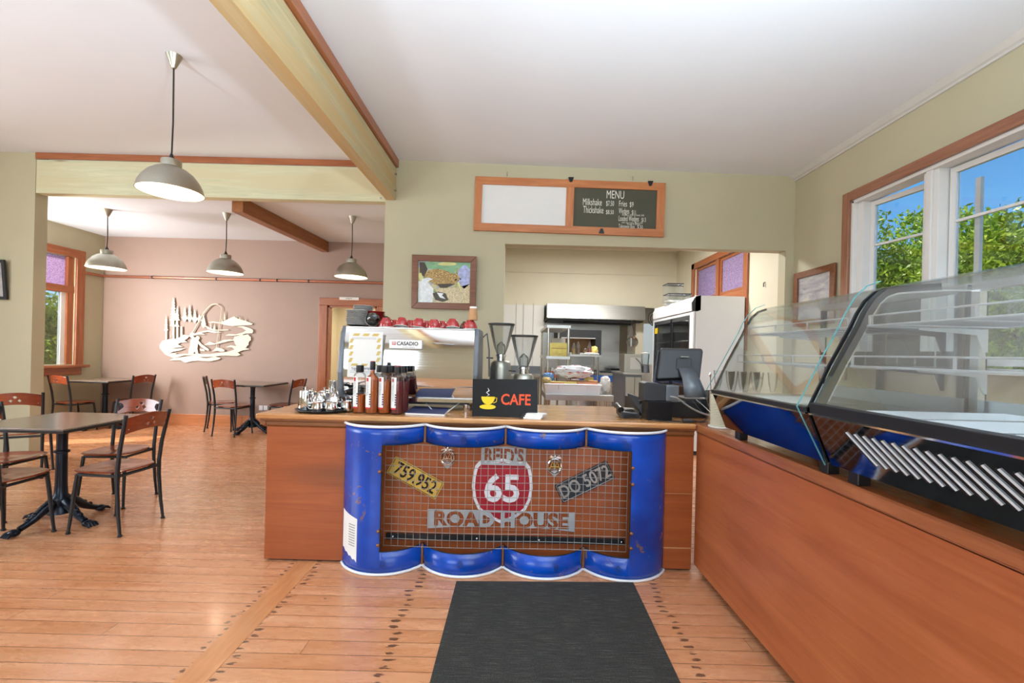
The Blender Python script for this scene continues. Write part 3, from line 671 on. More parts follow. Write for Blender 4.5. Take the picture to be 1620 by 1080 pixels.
# ---------------------------------------------------------------- halved blue drums on the counter front
dr = thing('drum_facade', 'four halved blue oil drums with a wire mesh window on the counter front', 'drum facade', (-.03, 2.85, 0))
PX0, PIT, RD = -1.067, .518, .2925
CYD = 2.925+math.sqrt(RD**2-(PIT/2)**2)
ztop, zlo, zhi, xl_, xr_ = .912, .146, .800, -.785, .745
for k in range(4):
    cx = PX0+PIT*(k+.5); a0 = math.asin(PIT/2/RD); b = MB(); n = 28
    angs = [-a0+2*a0*i/n for i in range(n+1)]
    for cut in (xl_, xr_):
        q = (cut-cx)/RD
        if abs(q) < math.sin(a0): angs.append(math.asin(q))
    angs = sorted(angs); zs = [.008, .05, zlo, .35, .6, zhi, .86, ztop-.006]
    vi = {}
    for i, a in enumerate(angs):
        for j, z in enumerate(zs): vi[i, j] = len(b.v); b.v.append((cx+RD*math.sin(a), CYD-RD*math.cos(a), z))
    lowf = []
    for i in range(len(angs)-1):
        xm = cx+RD*math.sin((angs[i]+angs[i+1])/2)
        for j in range(len(zs)-1):
            zm = (zs[j]+zs[j+1])/2
            if xl_ < xm < xr_ and zlo < zm < zhi: continue
            (lowf if k in (1, 2) and zm < zhi else b.f).append((vi[i, j], vi[i+1, j], vi[i+1, j+1], vi[i, j+1]))
    if lowf: b2 = MB(); b2.v = list(b.v); b2.f = lowf; cl2 = mesh('drum_band', b2)
    def prune(me):
        q = bmesh.new(); q.from_mesh(me); bmesh.ops.delete(q, geom=[v for v in q.verts if not v.link_faces], context='VERTS'); q.to_mesh(me); q.free(); return me
    dm = obj('half_drum', prune(mesh('half_drum', b)), 'drum', dr, True, solid=.004)
    if lowf: obj('half_drum', prune(cl2), 'drum', dr, True, solid=.004)
    for z, nm in ((ztop, 'top_rim'), (.009, 'bottom_rim')):
        obj(nm, MB().tube([(cx+(RD+.006)*math.sin(a), CYD-(RD+.006)*math.cos(a), z) for a in [-a0+2*a0*i/24 for i in range(25)]], .0085, 8), 'pvc', dm, True)
for k in range(1, 4):
    x = PX0+PIT*k
    obj('seam_strip', MB().box(x-.006, x+.006, 2.90, 2.925, zhi, ztop-.01), 'mould', dr); obj('seam_strip', MB().box(x-.006, x+.006, 2.90, 2.925, .01, zlo), 'mould', dr)
# cut edges left as bare steel
ce = MB()
for z in (zlo, zhi):
    for k in range(4):
        cx = PX0+PIT*(k+.5); a0 = math.asin(PIT/2/RD)
        a1 = max(-a0, math.asin(max(-1, min(1, (xl_-cx)/RD)))) if k == 0 else -a0; a2 = math.asin(max(-1, min(1, (xr_-cx)/RD))) if k == 3 else a0
        ce.tube([(cx+RD*math.sin(a), CYD-RD*math.cos(a), z) for a in [a1+(a2-a1)*i/16 for i in range(17)]], .0035, 6)
for x, cx in ((xl_, PX0+PIT*.5), (xr_, PX0+PIT*3.5)):
    y = CYD-math.sqrt(RD**2-(x-cx)**2); ce.tube([(x, y, zlo), (x, y, zhi)], .004, 6)
obj('cut_edge', ce, 'blackm', dr, True)
wm = MB(); GX0, GX1, GZ0, GZ1, GY = xl_+.004, xr_-.004, zlo+.01, zhi-.004, 2.835
def sagz(x, z): return z-.012*math.sin(PI*(x-GX0)/(GX1-GX0))*(1-(z-GZ0)/(GZ1-GZ0))*0+.004*math.sin(x*5)
for i in range(34):
    x = GX0+(GX1-GX0)*i/33; wm.tube([(x+.003*math.sin(i*2.1), GY, GZ0), (x, GY+.003*math.sin(i), (GZ0+GZ1)/2), (x+.002*math.cos(i), GY, GZ1)], .0019, 5)
for j in range(15):
    z = GZ0+(GZ1-GZ0)*j/14; wm.tube([(x, GY+.004, sagz(x, z)) for x in [GX0+(GX1-GX0)*q/12 for q in range(13)]], .0019, 5)
obj('wire_mesh', wm, 'wire', dr, True)
for x, zz in ((xl_-.005, (.745, .64, .275, .19)), (xr_+.005, (.70, .60, .30, .21))):
    s = -1 if x < 0 else 1
    for z in zz: obj('bolt', MB().tube([(x+s*.004, 2.762, z), (x+s*.004, 2.80, z)], .009, 8).ball((x+s*.004, 2.762, z), .011, 6), 'mould', dr, True)
obj('angle_iron', MB().box(xl_, xr_, 2.905, 2.925, .168, .205), 'blackm', dr)
for x in (-.74, -.2, .2, .73): obj('bolt', MB().ball((x, 2.903, .188), .008, 6), 'chrome', dr, True)
lb = MB()
def onarc(cx, x, z, e=.003): return (x, CYD-math.sqrt(max(0, (RD+e)**2-(x-cx)**2)), z)
cx = PX0+PIT*.5; pts = [(-1.058, .36), (-1.058, .10), (-.99, .075), (-.935, .055), (-.93, .10), (-.93, .315), (-.99, .35)]
nseg = 8; vs = []
for i in range(nseg+1):
    x = -1.06+.125*i/nseg; vs += [onarc(cx, x, .365-.03*i/nseg), onarc(cx, x, .12-.055*i/nseg+(.01 if i % 2 else 0))]
lb.add(vs, [(2*i, 2*i+1, 2*i+3, 2*i+2) for i in range(nseg)]); pl = obj('torn_label', lb, 'paper', dr)
lg = MB()
for r in range(9):
    z = .295-.016*r; vs = []
    for i in range(5):
        x = -1.0+.05*i/4; vs += [onarc(cx, x, z, .0045), onarc(cx, x, z-.006, .0045)]
    lg.add(vs, [(2*i, 2*i+1, 2*i+3, 2*i+2) for i in range(4)])
obj('fine_print', lg, mat('grey_print', '9a9a9c', .8, var=0), pl)
for cxn, x, z, s_ in ((.5, -.70, .852, '1'), (1.5, -.285, .845, '1'), (2.5, .355, .85, '1'), (3.5, .70, .85, '1'), (.5, -.76, .075, '2'), (1.5, -.29, .085, '3'), (2.5, .30, .075, '4'), (3.5, .68, .075, '5')):
    cx = PX0+PIT*cxn; y = onarc(cx, x, z, .0045)[1]; an = math.asin((x-cx)/RD)
    c = MB().tube([(x+.016*math.cos(a)*math.cos(an), y+.016*math.cos(a)*math.sin(an), z+.022*math.sin(a)) for a in [2*PI*q/16 for q in range(16)]], .0012, 4, True)
    o = obj('pen_mark', c, 'ink', dr)
    text('pen_number', s_, .035, 'ink', o, (x, y-.001, z), (PI/2, 0, an), extrude=.0005, offset=-.0006)

# ---------------------------------------------------------------- signs and plates behind the mesh
SY = 2.927
def plate(nm, label, c, ang, wd, hg, m, body, size, tm, sx=1):
    t = thing(nm, label, 'number plate', c)
    o = MB(); n = 5; pts = []
    for qx, qz, a in ((1, 1, 0), (-1, 1, PI/2), (-1, -1, PI), (1, -1, 1.5*PI)):
        for i in range(n+1): pts.append((qx*(wd/2-.01)+.01*math.cos(a+PI/2*i/n), qz*(hg/2-.01)+.01*math.sin(a+PI/2*i/n)))
    Rr = Matrix.Rotation(-ang, 3, 'Y'); o.prism([Vector(c)+Rr @ Vector((x, 0, z)) for x, z in pts], (0, .003, 0)); pb = obj('plate', o, m, t)
    k = [(x*.955, z*.9) for x, z in pts]; obj('raised_border', MB().tube([Vector(c)+Rr @ Vector((x, -.0015, z)) for x, z in k], .0018, 5, True), tm, pb)
    text('plate_number', body, size, tm, t, tuple(Vector(c)+Vector((0, -.002, -.002))), (PI/2, -ang, 0), sx=sx, offset=.0015, extrude=.0015)
    for s in (-1, 1): obj('screw', MB().ball(Vector(c)+Rr @ Vector((s*(wd/2-.02), -.002, .0)), .005, 6), 'chrome', t, True)
plate('number_plate', 'tilted yellow number plate 759.952 with black digits behind the mesh', (-.608, SY-.006, .563), -math.radians(27.5), .36, .125, 'yplate', '759.952', .118, 'blackpaint', .78)
plate('number_plate', 'tilted black number plate DO 5072 with pale characters behind the mesh', (.487, SY-.006, .565), math.radians(27), .375, .13, 'bplate', 'DO 5072', .118, 'wire', .78)
sh = thing('route_shield_sign', 'red and white shield shaped route sign reading 65', 'sign', (-.045, SY, .50))
def shield(k, m, nm, y, th):
    L = [(0, .215), (.06, .200), (.15, .198), (.178, .165), (.192, .10), (.197, .03), (.185, -.05), (.155, -.115), (.10, -.16), (.04, -.188), (0, -.208)]
    pts = L+[(-x, z) for x, z in L[-2:0:-1]]
    c = (-.045, .487)
    return obj(nm, MB().prism([(c[0]+x*k, y, c[1]+z*k) for x, z in pts], (0, th, 0)), m, sh)
shield(1.0, 'pvc', 'white_border', SY-.004, .004); shield(.90, 'red_sign', 'red_field', SY-.0055, .0015)
text('route_number', '65', .245, 'pvc', sh, (-.045, SY-.006, .500), sx=.98, offset=.006)
obj('red_lower_bar', MB().box(-.13, -.05, SY-.0062, SY-.0056, .345, .352), 'red_sign', sh)
def cut_sign(nm, label, c, wd, hg, body, size, sx, off, y):
    me = holed([(-wd/2, -hg/2), (wd/2, -hg/2), (wd/2, hg/2), (-wd/2, hg/2)], [(body, size, 0, -.002, sx, off)], .003)
    face_cam(me, (c[0], y, c[1])); o = bpy.data.objects.new(nm, me); COL.objects.link(o); me.materials.clear(); me.materials.append(M['galv']); tag(o, label, 'sign', 'grey cut-out lettering signs')
cut_sign('cutout_sign', "small grey metal sign with REID'S cut through, above the red shield", (-.040, .718), .285, .115, "REID'S", .125, .74, .005, SY-.012)
cut_sign('cutout_sign', 'long grey metal sign with ROAD HOUSE cut through, under the red shield', (-.048, .305), .95, .125, 'ROAD HOUSE', .132, 1.04, .006, SY-.012)
def badge(x, z, label, lm, rot):
    t = thing('car_badge', label, 'badge', (x, SY-.01, z), 'round chrome car badges'); 
    obj('ring', MB().tube([(x+.043*math.cos(a), SY-.012, z+.043*math.sin(a)) for a in [2*PI*i/24 for i in range(24)]], .007, 8, True), 'chrome', t, True)
    obj('letters', MB().tube([(x-.033, SY-.014, z-.022), (x-.014, SY-.014, z+.026), (x+.004, SY-.014, z-.022)], .0045, 6).tube([(x-.004, SY-.014, z-.022), (x+.014, SY-.014, z+.026), (x+.033, SY-.014, z-.022)], .0045, 6).bar((x-.026, SY-.014, z-.006), (x+.026, SY-.014, z-.006), .005, .006), lm, t, True)
    wg = MB(); 
    for s in (-1, 1):
        for k in range(4): wg.tube([(x, SY-.014, z+.055), (x+s*(.03+.004*k), SY-.014, z+.068-.007*k)], [.006, .002], 6)
    wg.ball((x, SY-.014, z+.062), .011, 8); obj('winged_top', wg, 'chrome', t, True)
    obj('base_plate', MB().prism([(x-.045, SY-.006, z-.03), (x, SY-.006, z-.075), (x+.045, SY-.006, z-.03)], (0, .003, 0)), 'galv', t)
badge(-.403, .70, 'round chrome badge left of the shield, near the yellow plate', 'chrome', .2)
badge(.290, .665, 'round chrome badge with yellow letters near the black plate', 'yplate', -.2)

# ---------------------------------------------------------------- carpet mat
b = MB(); P4 = [at(721, 917, 3), at(1003, 919, 3), at(1076, 1080, 3), at(680, 1080, 3)]
q4 = []
for (x, y) in ((722, 917), (1002, 919), (1076, 1080), (680, 1080)):
    u, v = uv(x, y); Y = HC*F/v-.025*(y < 1000); q4.append(Vector((u*Y/F, Y, 0)))
d1 = (q4[2]-q4[1]).normalized(); d2 = (q4[3]-q4[0]).normalized(); n0, n1 = q4[0]+d2*2.1, q4[1]+d1*2.1
q4[0] += Vector((0, -.0, 0))
single('carpet_mat', MB().prism([q4[0], q4[1], n1, n0], (0, 0, .008)), 'carpet', 'dark grey striped carpet mat on the floor in front of the drums', 'mat', bevel=.003)
# ---------------------------------------------------------------- espresso machine
CT = .96
em = thing('espresso_machine', 'large polished steel espresso machine on the left of the counter', 'coffee machine', (-.75, 3.42, CT))
xa, xb = -1.195, -.275
pf = [(3.235, 1.045), (3.205, 1.10), (3.195, 1.2), (3.20, 1.35), (3.215, 1.47), (3.235, 1.545)]
b = MB(); n = len(pf); b.add([(x, y, z) for y, z in pf for x in (xa, xb)], [(2*i, 2*i+1, 2*i+3, 2*i+2) for i in range(n-1)])
b.add([(xa, 3.235, 1.545), (xb, 3.235, 1.545), (xb, 3.26, 1.545), (xa, 3.26, 1.545)], [(0, 1, 2, 3)])
obj('back_panel', b, 'mirror', em, True)
obj('body', MB().box(xa+.01, xb-.01, 3.26, 3.62, 1.05, 1.535), 'steelx', em)
obj('cup_tray', MB().box(xa, xb, 3.23, 3.66, 1.535, 1.548), 'steelx', em, bevel=.003)
obj('lower_rail', MB().box(xa, xb, 3.225, 3.60, 1.02, 1.045), 'mirror', em)
obj('drip_base', MB().box(xa+.03, xb-.03, 3.30, 3.68, .995, 1.02), 'blackp', em)
for s, x0 in ((-1, xa), (1, xb)):
    p = [(3.25, 1.552), (3.215, 1.50), (3.19, 1.38), (3.175, 1.22), (3.185, 1.10), (3.22, 1.02), (3.30, .985), (3.60, .99), (3.68, 1.05), (3.66, 1.50), (3.60, 1.552)]
    x1 = x0+s*.035; obj('side_panel', MB().prism([(x0, y, z) for y, z in p], (s*.035, 0, 0)), 'midgrey', em, bevel=.008)
for x in (xa+.05, xb-.05):
    for y in (3.28, 3.60): obj('foot', MB().lathe([(.022, CT), (.024, CT+.004), (.024, CT+.045), (.001, CT+.05)], (x, y, 0), 16), 'chrome', em, True)
obj('trim_rod', MB().tube([(-.565, 3.192, 1.445), (-.42, 3.192, 1.440)], .0035, 6), 'chrome', em, True)
lp = obj('name_plate', MB().box(-.872, -.640, 3.185, 3.194, 1.395, 1.458), 'whitec', em, bevel=.006)
text('brand_lettering', 'CASADIO', .037, 'ink', lp, (-.742, 3.184, 1.431), sx=.95, offset=.0008, extrude=.0006)
text('small_lettering', 'GRUPPO CIMBALI', .011, 'galv', lp, (-.735, 3.184, 1.406), extrude=.0006)
mk = MB()
for dx in (-.011, 0, .011): mk.box(-.837+dx-.0022, -.837+dx+.0022, 3.1835, 3.185, 1.425, 1.446)
mk.box(-.850, -.824, 3.1835, 3.185, 1.421, 1.4255); obj('red_emblem', mk, 'redink', lp)
obj('steam_pipe', MB().tube([(xb+.045, 3.5, 1.50), (xb+.075, 3.48, 1.53), (xb+.095, 3.46, 1.40), (xb+.10, 3.45, 1.2)], .006, 6), 'midgrey', em, True)
obj('hose', MB().tube([(-.62, 3.3, 1.0), (-.55, 3.17, .967), (-.44, 3.14, .967), (-.38, 3.30, 1.01)], .004, 6), 'pvc', em, True)
# notice stuck on it
ps = thing('paper_notice', 'white notice with gold slanted border taped on the coffee machine', 'notice', (-1.04, 3.19, 1.3))
def sheet(x, z): return (x, 3.183+.012*max(0, (z-1.3))/.2, z)
A, B_, C_, D_ = at(553, 524, 3.18), at(606, 525, 3.18), at(603, 598, 3.18), at(549, 596, 3.18)
obj('sheet', MB().prism([A, B_, C_, D_], (0, .0015, 0)), 'paper', ps)
def on(s, t): return A.lerp(B_, s).lerp(D_.lerp(C_, s), t)+Vector((0, -.001, 0))
gb = MB()
def dia(s, t, ds, dt): gb.add([on(s, t), on(s+ds, t), on(s+ds-.05, t+dt), on(s-.05, t+dt)], [(0, 1, 2, 3)])
for s in (.15, .44, .72): dia(s, .04, .18, .055); dia(s-.02, .70, .18, .05)
for t in (.16, .30, .44, .58): dia(.06, t, .09, .09); dia(.87, t-.02, .09, .09)
obj('gold_border', gb, 'gold', ps)
text('lettering', 'Sign in using the', .026, 'blueink', ps, tuple(on(.47, .80)), extrude=.0003, rot=(PI/2, -.03, 0))
for t in (.13, .155, .86, .89): 
    q = MB().add([on(.08, t), on(.8, t), on(.8, t+.008), on(.08, t+.008)], [(0, 1, 2, 3)]); obj('fine_print', q, 'galv', ps)
obj('footer_block', MB().add([on(.80, .90), on(.95, .90), on(.95, .96), on(.80, .96)], [(0, 1, 2, 3)]), 'galv', ps)
# cups, saucers and a paper cup on top of the machine
TZ = 1.5485
def cup0(m, lab, grp, nm='coffee_cup'):
    t = thing(nm, lab, 'cup', None, grp)      # upside down, rim at z=0
    obj('body', MB().lathe([(.051, 0), (.0505, .012), (.047, .030), (.039, .047), (.028, .057), (.026, .064), (.022, .062), (.001, .060)], (0,0,0), 24), m, t, True)
    obj('inner_glaze', MB().lathe([(.0515, -.0005), (.0522, .0015), (.0508, .003), (.049, .0), (.044, .030), (.001, .05)], (0,0,0), 24), 'whitec', t, True)
    obj('handle', MB().tube([(.046, 0, .014), (.062, 0, .010), (.071, 0, .022), (.068, 0, .038), (.056, 0, .044), (.040, 0, .045)], [.005, .005, .0055, .0055, .005, .005], 8), m, t, True)
    return t
cups = [(611, 3.30, 1.1, .12, -.25, 'leftmost red cup of the front row on the coffee machine'), (635, 3.30, 1.2, -.1, .35, 'second red cup from the left in the front row'),
        (662, 3.30, 1.0, .1, .2, 'third red cup from the left in the front row'), (687, 3.30, .9, .05, -.1, 'fourth red cup from the left in the front row'),
        (716, 3.30, 1.3, -.12, .3, 'fifth red cup from the left, its white rim showing'), (744, 3.30, 2.6, .0, .1, 'rightmost red cup, with the paper cup standing on it'),
        (626, 3.50, 1.6, .05, .1, 'left red cup of the back row on the coffee machine'), (650, 3.50, 1.8, .1, .1, 'right red cup of the back row on the coffee machine'),
        (674, 3.50, 1.5, .1, .0, 'back row red cup behind the third front cup'), (699, 3.50, 1.4, .05, .1, 'back row red cup behind the fourth front cup')]
c0 = cup0('red', '', 'upturned red coffee cups')
for i, (px, y, rz, rx, ry, lab) in enumerate(cups):
    rx *= .45; ry *= .45; x = at(px, 515, y).x; z = TZ+.052*(abs(math.sin(rx))+abs(math.sin(ry)))*.75+.001
    if i == 0: c0.location = (x, y, z); c0.rotation_euler = (rx, ry, rz); c0['label'] = lab
    else: dup(c0, (x, y, z), rot=(rx, ry, rz), label=lab)
ccup = cup0('blackc', 'black cup tipped on its side between the saucers and red cups', 'black cups')
ccup.location = (at(589, 510, 3.32).x, 3.32, TZ+.052); ccup.rotation_euler = (1.2, .2, .4)
dup(ccup, (at(605, 505, 3.55).x, 3.55, TZ+.052), rot=(1.3, -.3, 2.2), label='black cup lying behind the leftmost red cup')
dup(ccup, (at(737, 515, 3.43).x, 3.45, TZ+.002), rot=(0, 0, 1.2), label='black upturned cup behind the rightmost red cup')
def saucer(m, nm, lab, grp, r=.075):
    t = thing(nm, lab, 'saucer', None, grp)
    obj('plate', MB().lathe([(.001, .003), (.024, .003), (.026, 0), (.031, .001), (r-.018, .008), (r, .0155), (r-.001, .0175), (r-.018, .0115), (.03, .006), (.001, .006)], (0,0,0), 28), m, t, True)
    obj('pale_rim', MB().tube([((r+.0002)*math.cos(a), (r+.0002)*math.sin(a), .0163) for a in [2*PI*i/32 for i in range(32)]], .0012, 4, True), 'whitec' if m == 'blackc' else m, t, True)
    return t
def stack(m, grp, lab, px, y, n, z0, r=.075, dz=.0085):
    s = saucer(m, 'saucer', lab, grp, r); x = at(px, 510, y).x
    for k in range(n):
        loc = (x+R.uniform(-.003, .003), y+R.uniform(-.002, .002), z0+k*dz)
        if k == 0: s.location = loc
        else: dup(s, loc, 0, lab)
stack('blackc', 'front stack of black saucers', 'black saucer in the nearer stack at the left end of the coffee machine', 564, 3.33, 13, TZ)
stack('blackc', 'rear stack of black saucers', 'black saucer in the taller rear stack on the coffee machine', 574, 3.50, 19, TZ)
stack('red', 'stack of red saucers', 'red saucer in the stack behind the black cup on the coffee machine', 595, 3.49, 14, TZ, .066)
pc = thing('paper_cup', 'kraft brown paper cup standing upside down on a red cup', 'paper cup', (at(748, 520, 3.30).x, 3.30, TZ+.066))
z0 = TZ+.068
obj('body', MB().lathe([(.034, z0), (.0345, z0+.003), (.026, z0+.090), (.001, z0+.090)], (at(748, 520, 3.30).x, 3.30, 0), 24), 'kraft', pc, True)
obj('base_rim', MB().lathe([(.0262, z0+.084), (.027, z0+.088), (.027, z0+.098), (.024, z0+.098), (.001, z0+.093)], (at(748, 520, 3.30).x, 3.30, 0), 24), 'whitec', pc, True)

# ---------------------------------------------------------------- syrup bottles
def liquid(name, tint):
    n = N(name); n.t.nodes.remove(n.b); tr = n.n('BsdfTransparent'); n.set(tr, 0, lin(tint)); d = n.n('BsdfDiffuse'); n.set(d, 0, lin(tint)); g = n.n('BsdfGlossy'); n.set(g, 'Roughness', .05)
    a = n.n('MixShader'); n.set(a, 0, .55); n.t.links.new(tr.outputs[0], a.inputs[1]); n.t.links.new(d.outputs[0], a.inputs[2])
    c = n.n('MixShader'); n.set(c, 0, .07); n.t.links.new(a.outputs[0], c.inputs[1]); n.t.links.new(g.outputs[0], c.inputs[2]); n.t.links.new(c.outputs[0], n.out.inputs[0]); return n.m
M['amber'] = liquid('amber_syrup', 'd07030'); M['darksyrup'] = liquid('dark_syrup', '8a3a40')
def bottle(px, y, kind, lab, full=.92, liq='amber', named=True, word=''):
    x = at(px, 650, y).x; t = thing('syrup_bottle', lab, 'bottle', (x, y, CT), 'coffee syrup bottles')
    H = .265; r = .040; ne = .016 if kind == 'slim' else .020
    if kind == 'slim': prof = [(.001, 0), (r-.004, 0), (r, .006), (r, .225), (.034, .245), (.018, .258), (.0145, .275), (.0145, .325), (.001, .325)]; cap = (.29, .345, .017)
    else: prof = [(.001, 0), (r-.004, 0), (r, .006), (r, .245), (.034, .262), (.022, .270), (.021, .278), (.001, .278)]; cap = (.272, .318, .0245)
    obj('glass_body', MB().lathe(prof, (x, y, CT), 24), 'tumbler', t, True)
    lv = full*.245; obj('syrup', MB().lathe([(.001, .008), (r-.004, .008), (r-.003, .012), (r-.003, lv), (.001, lv)], (x, y, CT), 24), liq, t, True)
    if kind == 'slim': obj('neck_syrup', MB().lathe([(.035, .226), (.032, .243), (.0125, .262), (.0125, .288), (.001, .288)], (x, y, CT), 16), 'amber', t, True)
    obj('cap', MB().lathe([(.001, cap[0]), (cap[2], cap[0]), (cap[2]+.001, cap[0]+.004), (cap[2], cap[1]), (.001, cap[1])], (x, y, CT), 20), 'blackp', t, True)
    if kind != 'plain': obj('cap_top', MB().lathe([(.001, cap[1]), (cap[2]-.002, cap[1]), (cap[2]-.003, cap[1]+.003), (.001, cap[1]+.003)], (x, y, CT), 20), 'redink', t, True)
    if named:
        def arc(a0, a1, z0, z1, rr, nm, m, par):
            b = MB(); k = 8; vs = []
            for i in range(k+1):
                a = -PI/2+a0+(a1-a0)*i/k; vs += [(x+rr*math.cos(a), y+rr*math.sin(a), CT+z0), (x+rr*math.cos(a), y+rr*math.sin(a), CT+z1)]
            b.add(vs, [(2*i, 2*i+2, 2*i+3, 2*i+1) for i in range(k)]); return obj(nm, b, m, par, True)
        L = arc(-1.2, .05, .035, .245, r+.0006, 'label', 'paper', t)
        arc(-.85, -.35, .215, .238, r+.0012, 'red_block', 'redink', L); arc(-1.2, .05, .035, .045, r+.0012, 'red_foot', 'redink', L)
        sx = x-.0205
        text('lettering', word, .020, 'galv', L, (sx, y-r+.002, CT+.165), (PI/2, PI/2, .1), extrude=.001)
        z = .062
        for k in range(5): arc(-.16, .05, z+.016*k, z+.016*k+.009, r+.0013, 'dark_dot', 'blueink', L)
    return t
bottle(568, 3.02, 'plain', 'half empty syrup bottle, leftmost of the row beside the tray', .50, word='HAZELNUT')
bottle(588, 3.00, 'slim', 'tall slim-necked syrup bottle, second from the left', .92, word='CARAMEL')
bottle(608, 3.01, 'plain', 'syrup bottle with clear shoulder and black cap, third from the left', .88, word='VANILLA')
bottle(628, 3.00, 'red', 'dark syrup bottle with red cap top, rightmost of the front row', .90, 'darksyrup', word='BUTTERSCOTCH')
bottle(600, 3.11, 'plain', 'amber syrup bottle behind the second and third front bottles', .9, named=False)
bottle(617, 3.11, 'plain', 'amber syrup bottle behind the third front bottle', .9, named=False)
bottle(637, 3.105, 'plain', 'dark syrup bottle behind the rightmost front bottle', .85, 'darksyrup', named=False)

# ---------------------------------------------------------------- trays of steel pots
def tray(c, r, lab):
    t = thing('serving_tray', lab, 'tray', c, 'round black serving trays')
    x, y, z = c; obj('dish', MB().lathe([(.001, 0), (r-.02, 0), (r, .014), (r+.004, .014), (r+.004, .017), (r-.001, .017), (r-.022, .004), (.001, .004)], c, 48), 'blackp', t, True)
    return t
tray((-1.27, 3.085, CT), .185, 'round black tray of steel pots at the front left of the counter')
tray((-1.40, 3.46, CT), .165, 'round black tray of teapots behind the front tray')
def pot0(kind):
    t = thing({'tea': 'teapot', 'jug': 'milk_jug', 'tall': 'coffee_pot'}[kind], '', {'tea': 'teapot', 'jug': 'jug', 'tall': 'coffee pot'}[kind], None, 'polished steel pots')
    if kind == 'tea':
        obj('body', MB().lathe([(.001, .002), (.040, .002), (.045, .008), (.052, .035), (.050, .06), (.040, .078), (.038, .082)], (0,0,0), 28), 'chrome', t, True)
        ld = obj('lid', MB().lathe([(.040, .082), (.038, .087), (.02, .094), (.001, .096)], (0,0,0), 24), 'chrome', t, True)
        obj('knob', MB().lathe([(.005, .094), (.004, .100), (.010, .105), (.010, .112), (.001, .116)], (0,0,0), 14), 'chrome', ld, True)
        obj('spout', MB().tube([(.045, 0, .035), (.065, 0, .05), (.078, 0, .078)], [.013, .009, .007], 10), 'chrome', t, True)
        obj('handle', MB().tube([(-.042, 0, .074), (-.066, 0, .078), (-.082, 0, .055), (-.074, 0, .028), (-.048, 0, .020)], .0045, 8), 'chrome', t, True)
    elif kind == 'jug':
        obj('body', MB().lathe([(.001, .002), (.034, .002), (.038, .008), (.040, .03), (.034, .055), (.036, .068), (.0345, .068), (.032, .055), (.037, .03), (.001, .006)], (0,0,0), 26), 'chrome', t, True)
        obj('spout', MB().prism([(.030, -.012, .066), (.050, 0, .071), (.030, .012, .066)], (0, 0, -.012)), 'chrome', t)
        obj('handle', MB().tube([(-.034, 0, .060), (-.055, 0, .060), (-.062, 0, .04), (-.052, 0, .022), (-.038, 0, .02)], .0035, 8), 'chrome', t, True)
    else:
        obj('body', MB().lathe([(.001, .002), (.045, .002), (.047, .01), (.040, .11), (.038, .125)], (0,0,0), 28), 'chrome', t, True)
        ld = obj('lid', MB().lathe([(.040, .125), (.038, .131), (.02, .138), (.001, .14)], (0,0,0), 24), 'chrome', t, True)
        obj('knob', MB().lathe([(.005, .138), (.004, .144), (.011, .149), (.011, .156), (.001, .16)], (0,0,0), 14), 'chrome', ld, True)
        obj('spout', MB().tube([(.038, 0, .10), (.052, 0, .118), (.058, 0, .128)], [.014, .010, .006], 10), 'chrome', t, True)
        obj('handle', MB().tube([(-.040, 0, .115), (-.068, 0, .118), (-.080, 0, .08), (-.066, 0, .035), (-.046, 0, .030)], .0045, 8), 'chrome', t, True)
    return t
protos = {}
def pot(kind, x, y, rz, lab, z=CT+.0055):
    if kind not in protos: p = protos[kind] = pot0(kind); p.location = (x, y, z); p.rotation_euler = (0, 0, rz); p['label'] = lab
    else: dup(protos[kind], (x, y, z), rz, lab)
pot('tall', -1.39, 3.05, 2.6, 'tall tapered steel coffee pot at the left of the front tray')
pot('jug', -1.275, 2.975, .6, 'small steel milk jug at the front edge of the front tray')
pot('jug', -1.19, 2.985, 2.2, 'small steel milk jug, second along the front of the tray')
pot('jug', -1.113, 3.055, .3, 'small steel milk jug at the right end of the front tray')
pot('jug', -1.285, 3.065, 4.0, 'small steel milk jug in the middle of the front tray')
pot('tea', -1.345, 3.165, 1.9, 'lidded steel teapot at the back left of the front tray')
pot('tea', -1.225, 3.14, 4.2, 'lidded steel teapot at the back right of the front tray')
pot('tea', -1.50, 3.40, -.4, 'steel teapot with big curled handle, leftmost on the rear tray')
pot('tea', -1.385, 3.345, -1.2, 'lidded steel teapot at the front middle of the rear tray')
pot('tea', -1.275, 3.43, .4, 'lidded steel teapot at the right of the rear tray')
pot('tea', -1.465, 3.54, 2.3, 'lidded steel teapot at the back left of the rear tray')
pot('tea', -1.345, 3.565, 1.0, 'lidded steel teapot at the back right of the rear tray')
st = thing('steel_beaker', 'plain upright steel beaker behind the teapots beside the coffee machine', 'beaker', (-1.46, 3.695, CT))
obj('cup', MB().lathe([(.001, 0), (.036, 0), (.040, .16), (.038, .16), (.034, .006), (.001, .006)], (-1.46, 3.695, CT), 24), 'chrome', st, True)
cn = thing('hose_coil', 'dark coiled wire and hose tangle between the tray and the bottles', 'cable', (-1.07, 3.3, CT))
obj('coil', MB().tube([(-1.06+.07*math.cos(a), 3.14+.03*math.sin(a), CT+.03+.012*a) for a in [q*.5 for q in range(24)]], .006, 6), 'blackm', cn, True)

